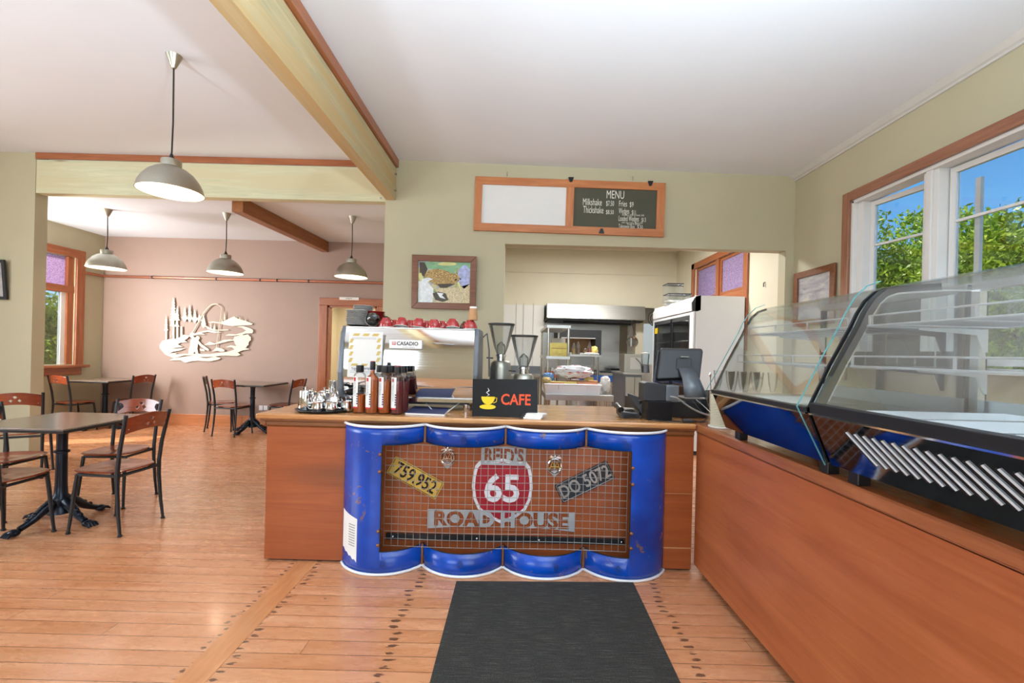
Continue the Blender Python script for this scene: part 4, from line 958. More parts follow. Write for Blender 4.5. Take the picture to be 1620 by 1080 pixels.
# ---------------------------------------------------------------- notebook, sign, leaflets
nb = thing('notebook', 'closed navy notebook lying in front of the coffee machine', 'notebook', (-.60, 3.06, CT))
P4 = []
for (x, y) in ((641, 655.5), (703, 658), (711, 648), (655, 645)):
    u, v = uv(x, y); Y = (HC-CT)*F/v; P4.append(Vector((u*Y/F, Y, CT+.001)))
obj('pages', MB().prism(P4, (0, 0, .010)), 'paper', nb); obj('cover', MB().prism([p+Vector((0, 0, .010)) for p in P4], (0, 0, .003)), 'blueink', nb)
cs = thing('cafe_sign', 'black board sign with yellow steaming cup and orange word CAFE', 'sign', (-.05, 3.0, CT))
K = Vector((.017, 0, 0)); A, B_, C_, D_ = at(748, 599, 3.0), at(850.5, 600, 3.0), at(850.5, 656.5, 2.985), at(747, 657.5, 2.985)
C_.z = D_.z = CT+.001
obj('board', MB().prism([A, B_, C_, D_], (0, .006, 0)), 'blackpaint', cs)
def on2(s, t, e=.0012): return A.lerp(B_, s).lerp(D_.lerp(C_, s), t)+Vector((0, -e, 0))
obj('stand', MB().prism([on2(.45, .3, -.006), on2(.55, .3, -.006), on2(.55, 1, -.06), on2(.45, 1, -.06)], (0, .003, 0)), 'blackpaint', cs)
text('lettering', 'CAFE', .100, 'orange', cs, tuple(on2(.665, .55)), sx=.85, offset=.002, extrude=.0008)
yc = MB(); cc = lambda q: [on2(s, t) for s, t in q]
yc.prism(cc([(.135, .47)]+[(.24+.105*math.cos(a), .47+.21*math.sin(a)) for a in [PI-PI*i/12 for i in range(13)]]+[(.345, .47)]), (0, -.001, 0))
yc.prism(cc([(.235+.125*math.cos(a), .74+.065*math.sin(a)) for a in [2*PI*i/20 for i in range(20)]]), (0, -.001, 0))
yc.tube(cc([(.335, .50), (.375, .50), (.368, .60), (.318, .64)]), .0028, 6)
obj('cup_picture', yc, 'yellow', cs)
obj('steam_picture', MB().tube(cc([(.22, .46), (.255, .42), (.215, .36), (.255, .31), (.235, .24)]), [.001, .004, .0035, .004, .001], 6), 'pvc', cs, True)
for k, (x0, ang) in enumerate(((0, .10), (.012, .04), (.02, -.03))):
    t = thing('leaflet_pile', ['bottom', 'middle', 'top'][k]+' layer of the slumped pile of white leaflets beside the cafe sign', 'leaflets', (.13, 2.96, CT+.011*k))
    Mx = Matrix.Translation((.135+x0, 2.975, CT+.0112*k)) @ Matrix.Rotation(-.35+ang, 4, 'Z'); b = MB().box(-.07, .07, -.045, .045, .0003, .0110); b.v = [tuple(Mx @ Vector(v)) for v in b.v]
    obj('sheets', b, 'paper', t)
    b = MB().box(-.0702, -.045, -.0452, .0452, .0002, .0111); b.v = [tuple(Mx @ Vector(v)) for v in b.v]; obj('dark_spine', b, 'ink', t)

# ---------------------------------------------------------------- coffee grinders
def grinder(px, y, hz, k, lab):
    x = at(px, 600, y).x; t = thing('coffee_grinder', lab, 'coffee grinder', (x, y, CT), 'coffee grinders with clear hoppers'); c = (x, y, CT)
    b0 = hz-.255*k
    obj('body', MB().lathe([(.001, .0), (.085*k, .0), (.088*k, .02), (.086*k, b0-.09), (.078*k, b0-.045), (.06*k, b0-.03), (.001, b0-.03)], c, 28), 'alum', t, True)
    obj('collar', MB().lathe([(.036, b0-.035), (.036, b0), (.042, b0+.004), (.042, b0+.02), (.03, b0+.024)], c, 20), 'chrome', t, True)
    obj('hopper', MB().lathe([(.03, b0), (.034, b0+.02), (.06*k, b0+.09), (.10*k, hz-.012), (.102*k, hz)], c, 32), 'poly', t, True)
    ld = obj('hopper_lid', MB().lathe([(.001, hz+.003), (.106*k, hz), (.108*k, hz+.004), (.106*k, hz+.012), (.001, hz+.016)], c, 32), 'greyp', t, True)
    obj('feed_cone', MB().lathe([(.03, b0+.02), (.036, b0+.09), (.02, b0+.11), (.001, b0+.125)], c, 16), 'poly', t, True)
    obj('lever', MB().tube([(x-.06, y-.05, CT+b0-.01), (x-.11, y-.07, CT+b0-.008)], .005, 8), 'blackp', t, True)
    obj('portafilter_fork', MB().box(x-.03, x+.03, y-.15, y-.08, CT+.16, CT+.20), 'blackp', t)
grinder(791.5, 3.62, .645, 1.0, 'taller coffee grinder beside the coffee machine')
grinder(828, 3.40, .548, .97, 'shorter coffee grinder in front, right of the taller one')

# ---------------------------------------------------------------- till
ps = thing('till_monitor', 'black touch screen till seen from behind on a curved stand', 'till', (1.22, 3.42, CT))
b = MB(); q = [at(1046, 552, 3.38), at(1113, 553, 3.38), at(1108, 597, 3.30), at(1040, 600, 3.30)]; b.prism(q, (0, .035, .012)); obj('screen_housing', b, 'greyp', ps, bevel=.012)
q = [at(1040, 556, 3.415), at(1112, 556, 3.415), at(1107, 600, 3.335), at(1033, 603, 3.335)]; obj('screen', MB().prism(q, (0, .012, .005)), 'blackp', ps)
obj('hinge_plate', MB().prism([at(1071, 567, 3.345), at(1094, 567, 3.345), at(1094, 584, 3.315), at(1070, 584, 3.315)], (0, .03, 0)), 'blackp', ps, bevel=.004)
b = MB(); L = [at(1073, 582, 3.32), at(1080, 600, 3.25), at(1083, 628, 3.17)]; Q = [at(1097, 582, 3.32), at(1107, 600, 3.25), at(1119, 628, 3.17)]
b.add([*L, *Q], [(0, 3, 4, 1), (1, 4, 5, 2)]); obj('stand', b, 'midgrey', ps, True, solid=.008)
obj('stand_base', MB().box(at(1085, 630, 3.2).x, 1.375, 3.18, 3.45, CT+.115, CT+.135), 'greyp', ps, bevel=.004)
obj('logo_strip', MB().bar(at(1077, 564, 3.345), at(1090, 564.3, 3.345), .004, .008), 'wire', ps)
cdx = thing('cash_drawer', 'wide black cash drawer under the till', 'cash drawer', (1.1, 3.4, CT))
obj('case', MB().box(.90, 1.38, 3.18, 3.60, CT+.001, CT+.112), 'blackp', cdx, bevel=.004)
obj('left_tray', MB().prism([at(993, 622, 3.3), at(1016, 630, 3.2), at(1016, 655, 3.12), at(993, 637, 3.3)], (.02, .05, 0)), 'greyp', cdx)
bx = thing('black_box', 'small black box under the receipt printer', 'box', (1.06, 3.06, CT))
obj('case', MB().box(at(1025, 650, 3.0).x, at(1063.5, 650, 3.0).x, 3.0, 3.145, CT+.001, CT+.128), 'blackpaint', bx, bevel=.003)
rp = thing('receipt_printer', 'dark grey receipt printer on the small black box', 'printer', (1.06, 3.06, CT+.13))
x0, x1 = at(1019, 620, 3.02).x, at(1074, 620, 3.02).x; zt = CT+.129
b = MB(); b.prism([(x0, 3.02, zt), (x0, 3.02, zt+.115), (x0+.02, 3.02, zt+.125), (x0+.10, 3.02, zt+.118), (x0+.145, 3.02, zt+.105), (x0+.145, 3.02, zt)], (0, .135, 0)); obj('case', b, 'greyp', rp, bevel=.004)
obj('front_cover', MB().box(x0+.147, x1, 3.02, 3.145, zt, zt+.105), 'midgrey', rp, bevel=.004)
obj('paper_slot', MB().box(x0+.13, x0+.16, 3.03, 3.13, zt+.119, zt+.123), 'blackp', rp); obj('logo', MB().box(x1-.035, x1-.018, 3.018, 3.02, zt+.082, zt+.087), 'wire', rp)
ph = thing('phone', 'small black phone with coiled cord at the left of the till', 'phone', (.82, 3.1, CT))
px_, py_ = at(992, 650, 3.14).x, 3.14
obj('base', MB().prism([(px_-.055, py_-.07, CT+.001), (px_+.06, py_-.07, CT+.001), (px_+.06, py_-.07, CT+.035), (px_-.055, py_-.07, CT+.045)], (0, .16, .012)), 'greyp', ph, bevel=.004)
obj('handset', MB().tube([(px_-.055, py_-.05, CT+.055), (px_-.06, py_+.02, CT+.075), (px_-.055, py_+.08, CT+.07)], [.022, .014, .022], 10), 'blackp', ph, True)
obj('display', MB().box(px_-.015, px_+.045, py_-.02, py_+.04, CT+.058, CT+.061), 'wire', ph)
obj('coiled_cord', MB().tube([(px_-.045+.115*i/60+.004*math.cos(i*1.4), py_-.095-.004*math.sin(i*.12)+.004*0, CT+.020+.012*math.sin(i*1.4)) for i in range(61)], .0028, 5), 'blackp', ph, True)
def cable(lab, pts, r, m, nm='cable'):
    t = thing(nm, lab, 'cable', pts[0]); obj('cord', MB().tube(smooth_path(pts), r, 6), m, t, True); return t
def smooth_path(p, k=5):
    p = [Vector(q) for q in p]; o = []
    for i in range(len(p)-1):
        a, b, c, d = p[max(i-1, 0)], p[i], p[i+1], p[min(i+2, len(p)-1)]
        for j in range(k):
            t = j/k; o.append(.5*((2*b)+(c-a)*t+(2*a-5*b+4*c-d)*t*t+(3*b-a-3*c+d)*t**3))
    return o+[p[-1]]
cable('thick pale cable drooping from the printer to the right', [at(1060, 627, 2.99), at(1072, 630, 2.985), at(1090, 643, 2.98), at(1107, 652, 2.98), at(1124, 657, 3.0)], .006, 'wire')
cable('thin pale cable hanging from the till base', [at(1101, 632, 3.14), at(1112, 641, 3.10), at(1124, 652, 3.06)], .0035, 'wire')
cable('black wire looping across the worktop right of the phone', [(.93, 3.01, CT+.004), (.97, 2.97, CT+.006), (1.02, 2.965, CT+.004), (1.08, 2.955, CT+.004), (1.16, 2.96, CT+.004), (1.26, 2.97, CT+.004), (1.30, 3.02, CT+.01)], .0035, 'blackp')
cable('black wire rising from the power block to the till', [(1.19, 2.955, CT+.012), (1.25, 2.98, CT+.004), (1.30, 3.0, CT+.03), (1.27, 3.06, CT+.08), (1.24, 3.10, CT+.13)], .003, 'blackp')
ad = thing('power_block', 'small dark ferrite block lying on the wires at the counter edge', 'adaptor', (1.14, 2.95, CT))
obj('case', MB().tube([(1.115, 2.935, CT+.014), (1.175, 2.935, CT+.014)], .013, 10), 'greyp', ad, True)

# ---------------------------------------------------------------- stacked cups, bin and glasses beside the glass cabinet
def _cups():
    n = N('ridged_cream_card'); z = n.n('SeparateXYZ'); n.set(z, 0, n.coord()); f = n.math('FRACT', n.math('DIVIDE', z.outputs[2], .009))
    n.col(n.mix(n.math('LESS_THAN', f, .28), lin('cfc9b0'), lin('8f8a74'))); n.b.inputs['Roughness'].default_value = .7; return n.m
M['cupcream'] = _cups()
sc_ = thing('cup_stack', 'leaning tapered stack of nested cream paper cups beside the glass cabinet', 'cup stack', (1.335, 2.79, CT))
b = MB(); pr = []
for i in range(22): pr += [(.058-.0016*i, .004+.009*i), (.0615-.0016*i, .006+.009*i), (.058-.0016*(i+.5), .011+.009*i)]
pr += [(.018, .205), (.001, .206)]
Mx = Matrix(((1, 0, -.22), (0, 1, 0), (0, 0, 1)))
b.lathe([(.001, .002)]+pr, (1.298, 2.79, CT), 28, Mx); obj('cups', b, 'cupcream', sc_, True)
obj('base_lid', MB().lathe([(.001, .0005), (.074, .0005), (.076, .008), (.06, .010), (.001, .010)], (1.298, 2.79, CT), 28), 'paper', sc_, True)
bn = thing('utensil_bin', 'steel utensil pot with long handled spoons behind the cup stack', 'utensil pot', (1.40, 3.25, CT))
obj('pot', MB().lathe([(.001, .001), (.045, .001), (.047, .20), (.045, .20), (.043, .005), (.001, .005)], (1.39, 3.13, CT), 24), 'steel', bn, True)
obj('spoon', MB().tube([(1.385, 3.12, CT+.02), (1.365, 3.11, CT+.30)], .003, 6).ball((1.364, 3.11, CT+.31), .012, 8, (.8, .4, 1.4)), 'chrome', bn, True)
obj('spoon', MB().tube([(1.40, 3.13, CT+.02), (1.425, 3.12, CT+.24)], .003, 6).ball((1.426, 3.12, CT+.25), .012, 8, (.8, .4, 1.4)), 'chrome', bn, True)
rk = thing('glass_crate', 'low steel crate holding sundae glasses behind the far glass cabinet', 'crate', (1.66, 3.3, CT))
b = MB().box(1.50, 1.90, 3.12, 3.50, CT+.001, CT+.012)
for z in (.07, .145): b.tube([(1.5, 3.12, CT+z), (1.9, 3.12, CT+z), (1.9, 3.5, CT+z), (1.5, 3.5, CT+z)], .004, 6, True)
for x in (1.5, 1.63, 1.77, 1.9):
    for y in (3.12, 3.5): b.tube([(x, y, CT+.01), (x, y, CT+.145)], .004, 6)
b.box(1.50, 1.90, 3.12, 3.50, CT+.138, CT+.145)
obj('frame', b, 'steel', rk)
def glass0(kind):
    t = thing('sundae_glass' if kind else 'tumbler', '', 'glass', None, 'sundae glasses in the crate' if kind else 'tumblers along the window sill')
    if kind: obj('bowl', MB().lathe([(.001, .004), (.034, .0), (.034, .003), (.008, .010), (.006, .03), (.014, .05), (.026, .10), (.034, .185), (.033, .185), (.024, .10), (.012, .052), (.001, .045)], (0,0,0), 20), 'tumbler', t, True)
    else: obj('bowl', MB().lathe([(.001, 0), (.031, 0), (.033, .003), (.036, .115), (.0345, .115), (.031, .008), (.001, .008)], (0,0,0), 18), 'tumbler', t, True)
    return t
gl = glass0(1); pos = [(x, y) for x in (1.56, 1.65, 1.74, 1.84) for y in (3.19, 3.42)]
for i, (x, y) in enumerate(pos):
    lb_ = 'clear sundae glass in the steel crate behind the far glass cabinet'
    if i == 0: gl.location = (x, y, CT+.146); gl['label'] = lb_
    else: dup(gl, (x, y, CT+.146), 0, lb_)
gl = glass0(0)
for i in range(14):
    loc = (3.19+.03*(i % 2), 3.30+.085*i, 1.3605); lb_ = 'clear tumbler in the row standing on the window sill'
    if i == 0: gl.location = loc; gl['label'] = lb_
    else: dup(gl, loc, 0, lb_)

# ---------------------------------------------------------------- curved glass display cabinets
PROF = [(1.09, 1.215), (1.165, 1.37), (1.24, 1.515), (1.262, 1.565), (1.29, 1.612), (1.325, 1.645), (1.37, 1.662), (1.53, 1.676), (1.70, 1.682)]
LOW = [(1.17, 1.012), (1.09, 1.205)]
def offset(path, d):
    o = []
    for i, p in enumerate(path):
        a = Vector(path[max(i-1, 0)]); b = Vector(path[min(i+1, len(path)-1)]); t = (b-a).normalized(); o.append((p[0]+t.y*d, p[1]-t.x*d))
    return o
def ribbon(path, d0, d1, y0, y1):
    a, c = offset(path, d0), offset(path, d1); poly = a+c[::-1]; n = len(path); b = MB()
    for i in range(n-1):
        q = [a[i], a[i+1], c[i+1], c[i]]; b.add([(x, y0, z) for x, z in q]+[(x, y1, z) for x, z in q], [(0, 1, 2, 3), (7, 6, 5, 4), (0, 4, 5, 1), (2, 6, 7, 3)])
    return b.add([(x, y, z) for y in (y0, y1) for x, z in (a[0], c[0])], [(0, 1, 3, 2)]).add([(x, y, z) for y in (y0, y1) for x, z in (a[-1], c[-1])], [(0, 1, 3, 2)])
def cabinet(y0, y1, lab, near, ff, fd=.026, lz=1.232):
    t = thing('display_cabinet', lab, 'display cabinet', (1.4, (y0+y1)/2, CT))
    XB = 1.70
    obj('lower_body', MB().prism([(1.175, y0, 1.012), (1.10, y0, 1.195), (XB, y0, 1.195), (XB, y0, 1.012)], (0, y1-y0, 0)), 'steelx', t)
    obj('front_panel', ribbon(LOW, -.002, .004, y0+.002, y1-.002), 'mirrord', t)
    obj('front_ledge', MB().prism([(1.086, y0, 1.196), (1.083, y0, lz), (1.105, y0, lz+.004), (1.112, y0, 1.196)], (0, y1-y0, 0)), 'blackm', t, bevel=.002)
    obj('ledge_trim', MB().box(1.082, 1.09, y0, y1, 1.190, 1.196), 'chrome', t)
    obj('front_glass', ribbon(PROF, -.003, .001, y0+.004, y1-.004), 'cabglass', t, True)
    for yy in (y0, y1-ff):
        fr = obj('side_frame', ribbon(LOW+PROF[1:-1 if near else -2], 0, fd, yy, yy+ff), 'blackm', t, True)
        if near: obj('frame_trim', ribbon(LOW+PROF[1:], .004, .010, yy+ff, yy+ff+.003) if yy == y0 else ribbon(LOW+PROF[1:], .024, .030, yy-.002, yy+.002), 'chrome', fr)
        obj('rear_post', MB().box(XB-.03, XB, yy, yy+ff, 1.195, 1.68), 'blackm', t)
        g = [(x, z) for x, z in offset(PROF, .012)]+[(XB-.01, 1.21)]
        obj('side_glass', MB().prism([(x, yy+ff/2-.002, z) for x, z in g], (0, .004, 0)), 'cabglass', t)
    obj('top_rear_rail', MB().box(XB-.035, XB, y0, y1, 1.655, 1.685), 'steelx', t); obj('rear_sill', MB().box(XB-.035, XB, y0, y1, 1.195, 1.26), 'shelfw', t)
    ym = (y0+y1)/2
    for a, c, dx in ((y0+ff, ym+.02, .004), (ym-.02, y1-ff, .012)):
        rd = obj('rear_door', MB().box(XB-.028+dx, XB-.024+dx, a, c, 1.26, 1.655), 'cabglass', t)
        obj('door_stile', MB().box(XB-.030+dx, XB-.022+dx, a, a+.03, 1.225, 1.655).box(XB-.030+dx, XB-.022+dx, a, c, 1.225, 1.232), 'alum', rd)
    obj('deck', MB().box(1.115, XB-.036, y0+.01, y1-.01, 1.195, 1.203), 'steelx', t)
    if near:
        for k, yy in enumerate((y1-ff-.012,)): obj('shelf_upright', MB().box(XB-.075, XB-.05, yy-.03, yy, 1.203, 1.65), 'steel', t)
    for z, xf in ((1.515, 1.262), (1.37, 1.205)):
        b = MB(); a, c = y0+.035, y1-.035
        b.tube([(xf, a, z), (XB-.06, a, z), (XB-.06, c, z), (xf, c, z)], .0035, 6, True)
        k = int((XB-.06-xf)/.022)
        for i in range(1, k): b.tube([(xf+(XB-.06-xf)*i/k, a, z), (xf+(XB-.06-xf)*i/k, c, z)], .0018, 4)
        for i in range(5): y = a+(c-a)*(i+.5)/5; b.tube([(xf, y, z-.004), (XB-.06, y, z-.004)], .0025, 5)
        s = obj('wire_shelf', b, 'shelfw', t)
        r = MB().tube([(xf+.003, a+.005, z+.036), (xf+.003, c-.005, z+.036)], .003, 6)
        for i in range(4): y = a+.006+(c-a-.012)*i/3; r.box(xf, xf+.004, y-.004, y+.004, z, z+.038)
        obj('shelf_rail', r, 'shelfw', s)
        for y in (a+.015, c-.05):
            obj('shelf_bracket', MB().prism([(XB-.06, y, z-.006), (XB-.30, y, z-.006), (XB-.30, y, z-.013), (XB-.10, y, z-.026), (XB-.075, y, z-.085), (XB-.06, y, z-.085)], (0, .003, 0)), 'cornice', s)
        obj('price_strip', MB().box(xf+.02, xf+.30, a+.05, c-.05, z+.003, z+.006), 'glass', s)
    for x in (1.20, 1.62):
        for y in (y0+.04, y1-.09): obj('foot', MB().box(x, x+.045, y, y+.05, CT, 1.012), 'blackp', t, bevel=.003)
    return t
c1 = cabinet(1.665, 2.46, 'smaller far curved glass display cabinet whose front mirrors the blue drums', False, .009, .010, 1.214)
obj('outer_glass_edge', ribbon([(1.168, 1.0), (1.058, 1.215)]+offset(PROF[1:7], -.030), 0, .004, 1.676, 1.680), 'gedge', c1, True)
obj('outer_glass_edge', ribbon([(1.058, 1.215)]+offset(PROF[1:7], -.022), 0, .003, 2.452, 2.457), 'gedge', c1, True)
c2 = cabinet(.45, 1.645, 'larger near curved glass display cabinet with slanted vent slots', True, .026)
vb = []
for i in range(26):
    y = 1.50-.036*i; b = MB(); d = Vector((-.3846*.208, 0, .923*.208)); nrm = Vector((-.923, 0, -.385))
    def pp(f, yy): return Vector((1.17, yy, 1.012))+(Vector((1.09, 0, 1.205))-Vector((1.17, 0, 1.012)))*f+nrm*.004
    b.bar(pp(.74, y), pp(.28, y-.085), .0075, .004, up=nrm); obj('vent_slot', b, 'blackp', c2)
    b = MB().bar(pp(.74, y-.008), pp(.28, y-.093), .0024, .006, up=nrm); obj('vent_lip_glint', b, 'pvc', c2, True)  # lip coloured white to paint in the highlight along the slot
tg = 'white trays inside the near cabinet'
for i, (y, w_, lab) in enumerate(((1.38, .17, 'white tray at the far end inside the near glass cabinet'), (1.16, .19, 'middle white tray inside the near glass cabinet'), (.93, .20, 'nearest white tray inside the near glass cabinet'))):
    t = thing('white_tray', lab, 'tray', (1.4, y, 1.204), tg)
    b = MB(); x0, x1, a, c, z = 1.15, 1.60, y-w_/2, y+w_/2, 1.2045
    b.add([(x0+.02, a+.02, z), (x1-.02, a+.02, z), (x1-.02, c-.02, z), (x0+.02, c-.02, z), (x0, a, z+.025), (x1, a, z+.025), (x1, c, z+.025), (x0, c, z+.025)], [(0, 3, 2, 1), (0, 1, 5, 4), (1, 2, 6, 5), (2, 3, 7, 6), (3, 0, 4, 7)])
    obj('dish', b, 'pvc', t, solid=.003)
cl = thing('coil_rope', 'dark twisted strip lying inside the near glass cabinet along its front ledge', 'strip', (1.13, 1.2, 1.205))
obj('strip', MB().tube([(1.125+.004*math.cos(i*1.2), 1.56-.0075*i, 1.2145+.003*math.sin(i*1.2)) for i in range(110)], .007, 6), 'greyp', cl, True)
for i, (y, lab) in enumerate(((2.02, 'white paper sheet lying inside the far glass cabinet'),)):
    t = thing('paper_sheet', lab, 'paper', (1.35, y, 1.205)); obj('sheet', MB().box(1.16, 1.45, y-.14, y+.2, 1.204, 1.209), 'paper', t)
# ---------------------------------------------------------------- menu board
WY = 5.325
mb = thing('menu_board', 'long pine framed board, whiteboard left and chalk MENU right, high on the wall', 'menu board', (.66, WY, 2.93))
A, B_, D_ = at(752.5, 279.5, WY), at(1052.6, 290.3, WY), at(751, 363.5, WY)
ex = (B_-A); LW = ex.length; ex.normalize(); ez = Vector((-ex.z, 0, ex.x)); LH = .632
def mp(x, z, y=0): return A+ex*x+ez*z+Vector((0, y, 0))       # x right, z up (negative = down) from the top left corner
def mbox(nm, x0, x1, z0, z1, y0, y1, m, par, **k): return obj(nm, MB().prism([mp(x0, z0, y0), mp(x1, z0, y0), mp(x1, z1, y0), mp(x0, z1, y0)], (0, y1-y0, 0)), m, par, **k)
S = LW/300.3
mbox('frame_rail', 0, LW, -.088, 0, -.02, .02, 'pine', mb, bevel=.003); mbox('frame_rail', 0, LW, -LH, -LH+.088, -.02, .02, 'pine', mb, bevel=.003)
mbox('frame_stile', 0, .085, -LH+.088, -.088, -.018, .02, 'pinez', mb); mbox('frame_stile', LW-.095, LW, -LH+.088, -.088, -.018, .02, 'pinez', mb)
mbox('frame_stile', 1.075, 1.165, -LH+.088, -.088, -.018, .02, 'pinez', mb)
mbox('whiteboard', .085, 1.075, -LH+.088, -.088, .0, .02, 'wboard', mb); chk = mbox('chalkboard', 1.165, LW-.095, -LH+.088, -.088, .0, .02, 'chalkb', mb)
rotm = (PI/2, math.atan2(-ex.z, ex.x), 0)
def chalk(px, py, body, size, sx=.8, align='LEFT'):
    p = at(px, py, WY); p.y = WY-.002
    text('chalk_writing', body, size, 'chalk', chk, tuple(p), rotm, align=align, sx=sx, extrude=.0005, offset=-.0004)
def zc(x, y): return 740+x/4.909, 260+y/4.909
for x, y, s_, sz, sx in ((1075, 236, 'MENU', .135, .58), (892, 292, 'Milkshake', .115, .50), (1073, 304, '$7.50', .085, .50), (895, 352, 'Thickshake', .118, .455), (1072, 371, '$8.50', .072, .58),
        (1172, 306, 'Fries', .10, .52), (1256, 313, '$9', .085, .55), (1172, 362, 'Wedges', .095, .40), (1272, 373, '$11', .072, .50), (1196, 390, 'with Sour cream & Sweet chilli', .034, .62),
        (1170, 420, 'Loaded Wedges', .092, .40), (1348, 432, '$13', .072, .5), (1196, 450, 'with sour cream, sweet chilli,', .034, .62), (1236, 462, 'bacon & cheese', .034, .72), (1170, 480, 'Takeaway Box', .068, .48), (1316, 486, '$.50', .062, .6)):
    chalk(*zc(x, y), s_, sz, sx)
def clip(px, py, s):
    p = at(px, py, WY); b = MB(); y = WY-.03
    b.prism([(p.x-.03, y, p.z+.018*s), (p.x+.03, y, p.z+.018*s), (p.x+.014, y, p.z-.03*s), (p.x-.014, y, p.z-.03*s)], (0, .012, 0)).tube([(p.x-.03, y, p.z+.02*s), (p.x+.03, y, p.z+.02*s)], .007, 6)
    obj('bulldog_clip', b, 'blackm', mb)
clip(903, 285, 1); clip(1028, 291, 1); clip(951, 366.5, -1)
for px, py in ((802.5, 276), (1001, 283)):
    p = at(px, py, WY); obj('hook', MB().tube([(p.x, WY+.015, p.z+.03), (p.x, WY, p.z+.03), (p.x, WY-.012, p.z), (p.x, WY-.004, p.z-.02)], .005, 6), 'chrome', mb, True)
# ---------------------------------------------------------------- framed bird picture
def framed(nm, lab, q, fw, m, mm, depth=.025, base=None):    # q: four corners clockwise from top left
    t = thing(nm, lab, 'picture', sum(q, Vector())/4); c = sum(q, Vector())/4
    n = (q[1]-q[0]).cross(q[3]-q[0]).normalized(); inn = []
    for i in range(4):
        a, b, d = q[i], q[(i+1) % 4], q[i-1]; inn.append(a+(b-a).normalized()*fw+(d-a).normalized()*fw)
    for i in range(4):
        j = (i+1) % 4; obj('frame_side', MB().prism([q[i], q[j], inn[j], inn[i]], n*-depth), m, t, bevel=.003)
    obj('print', MB().prism(inn, n*-.005), mm, t); return t, inn, n
q = [at(652.5, 403, 5.32), at(754.5, 406, 5.32), at(752.5, 490, 5.32), at(651, 487.5, 5.32)]
fp, inn, nn = framed('framed_picture', 'brown framed picture of a mottled brown bird beside the kitchen opening', q, .072, 'frame', 'bird')
def bp(x, y): p = at(640+x/6.75, 390+y/6.75, 5.32); p.y = 5.3145; return p    # from the enlarged photograph of the print
def blob(pts, m, nm, e=0.0, par=None): return obj(nm, MB().prism([bp(*p)+Vector((0, -e, 0)) for p in pts], (0, -.0006, 0)), m, fp)
def ell(cx, cy, rx, ry, n=24, j=0.0): return [(cx+rx*math.cos(2*PI*i/n)*(1+j*math.sin(i*5)), cy+ry*math.sin(2*PI*i/n)*(1+j*math.cos(i*3))) for i in range(n)]
M['pgreen'] = mat('print_soft_green', '7fae86', .3, 0, .2, 12); M['pblue'] = mat('print_violet_blue', 'a9b2dc', .3, 0, .3, 25); M['pyel'] = mat('print_soft_yellow', 'cfd08a', .3, 0, .15, 12); M['pstone'] = mat('print_gravel', 'c9bc98', .3, 0, .35, 60); M['pdark'] = mat('print_dark_brown', '3f3428', .3, 0, .2, 20); M['ppale'] = mat('print_pale_leaf', 'dfe6ea', .3, 0, .15, 30)
blob([(165, 165), (700, 165), (700, 240), (560, 230), (520, 290), (240, 230), (165, 240)], 'pgreen', 'painted_background')
blob(ell(455, 185, 100, 20), 'pyel', 'painted_glow', .0007)
blob([(160, 165), (215, 168), (248, 240), (215, 320), (165, 300)], 'pdark', 'painted_foliage', .0007)
blob([(575, 250), (640, 190), (698, 240), (696, 400), (640, 450), (560, 380)], 'pblue', 'painted_flowers', .0007)
blob([(350, 450), (560, 440), (696, 400), (694, 603), (330, 603)], 'pstone', 'painted_gravel', .0007)
blob([(150, 370), (230, 360), (310, 450), (300, 600), (148, 602)], 'ppale', 'painted_leaves', .0007)
blob([(300, 500), (360, 480), (440, 500), (470, 570), (410, 590), (330, 570)], 'pdark', 'painted_plant', .0012)
blob([(345, 490), (420, 500), (400, 520), (440, 560), (380, 545)], 'ppale', 'painted_plant_leaf', .0018)
blob([(150, 285), (180, 280), (200, 340), (175, 370), (152, 350)], 'pyel', 'painted_leaf', .0014)
blob([(215, 300), (260, 255), (350, 238), (430, 250), (500, 285), (560, 290), (590, 330), (580, 370), (530, 400), (470, 430), (400, 440), (330, 410), (260, 370), (225, 345)], 'feather', 'painted_bird', .0016)
blob([(350, 400), (480, 395), (545, 400), (450, 440), (380, 440)], 'pdark', 'painted_shadow', .0019)
blob([(562, 385), (585, 380), (605, 440), (603, 482), (585, 440)], 'pyel', 'painted_beak', .0022)
blob(ell(548, 354, 13, 9), 'ink', 'painted_eye', .0025); blob(ell(597, 347, 9, 9), 'ink', 'painted_eye', .0025)
blob([(180, 350), (250, 330), (305, 345), (250, 378), (195, 372)], 'ppale', 'painted_leaf', .0022)
# picture on the right wall
XQ = XR-.012
def onwall(px, py): u, v = uv(px, py); Y = XQ*F/u; return Vector((XQ, Y, HC-v*Y/F))
a, b_ = onwall(1257, 433), onwall(1324, 416); zt = (a.z+b_.z)/2
q = [Vector((XQ, a.y-.02, zt)), Vector((XQ, b_.y, zt)), Vector((XQ, b_.y, zt-.62)), Vector((XQ, a.y-.02, zt-.62))]
framed('framed_picture', 'dark framed pale grey print on the right wall behind the glass cabinets', q, .07, 'frame', 'sea')
q = [at(-52, 409, 5.36), at(9, 411, 5.36), at(13.5, 474, 5.385), at(-52, 472, 5.385)]
framed('framed_picture', 'dark framed picture cut by the left edge on the cream wall', q, .035, 'ink', 'sea')
nl = thing('wall_hook', 'tiny dark hook on the cream kitchen side wall', 'hook', Vector((XR, 6.0, 1.98)))
p = onwall(1209, 450); obj('hook', MB().tube([(XR, p.y, p.z+.03), (XR-.02, p.y, p.z+.02), (XR-.02, p.y, p.z-.03)], .007, 6), 'ink', nl, True)
nl.location = (XR, p.y, p.z); 
nl.children[0].location = -Vector((XR, p.y, p.z)); OFF[nl.name] = Vector((XR, p.y, p.z))

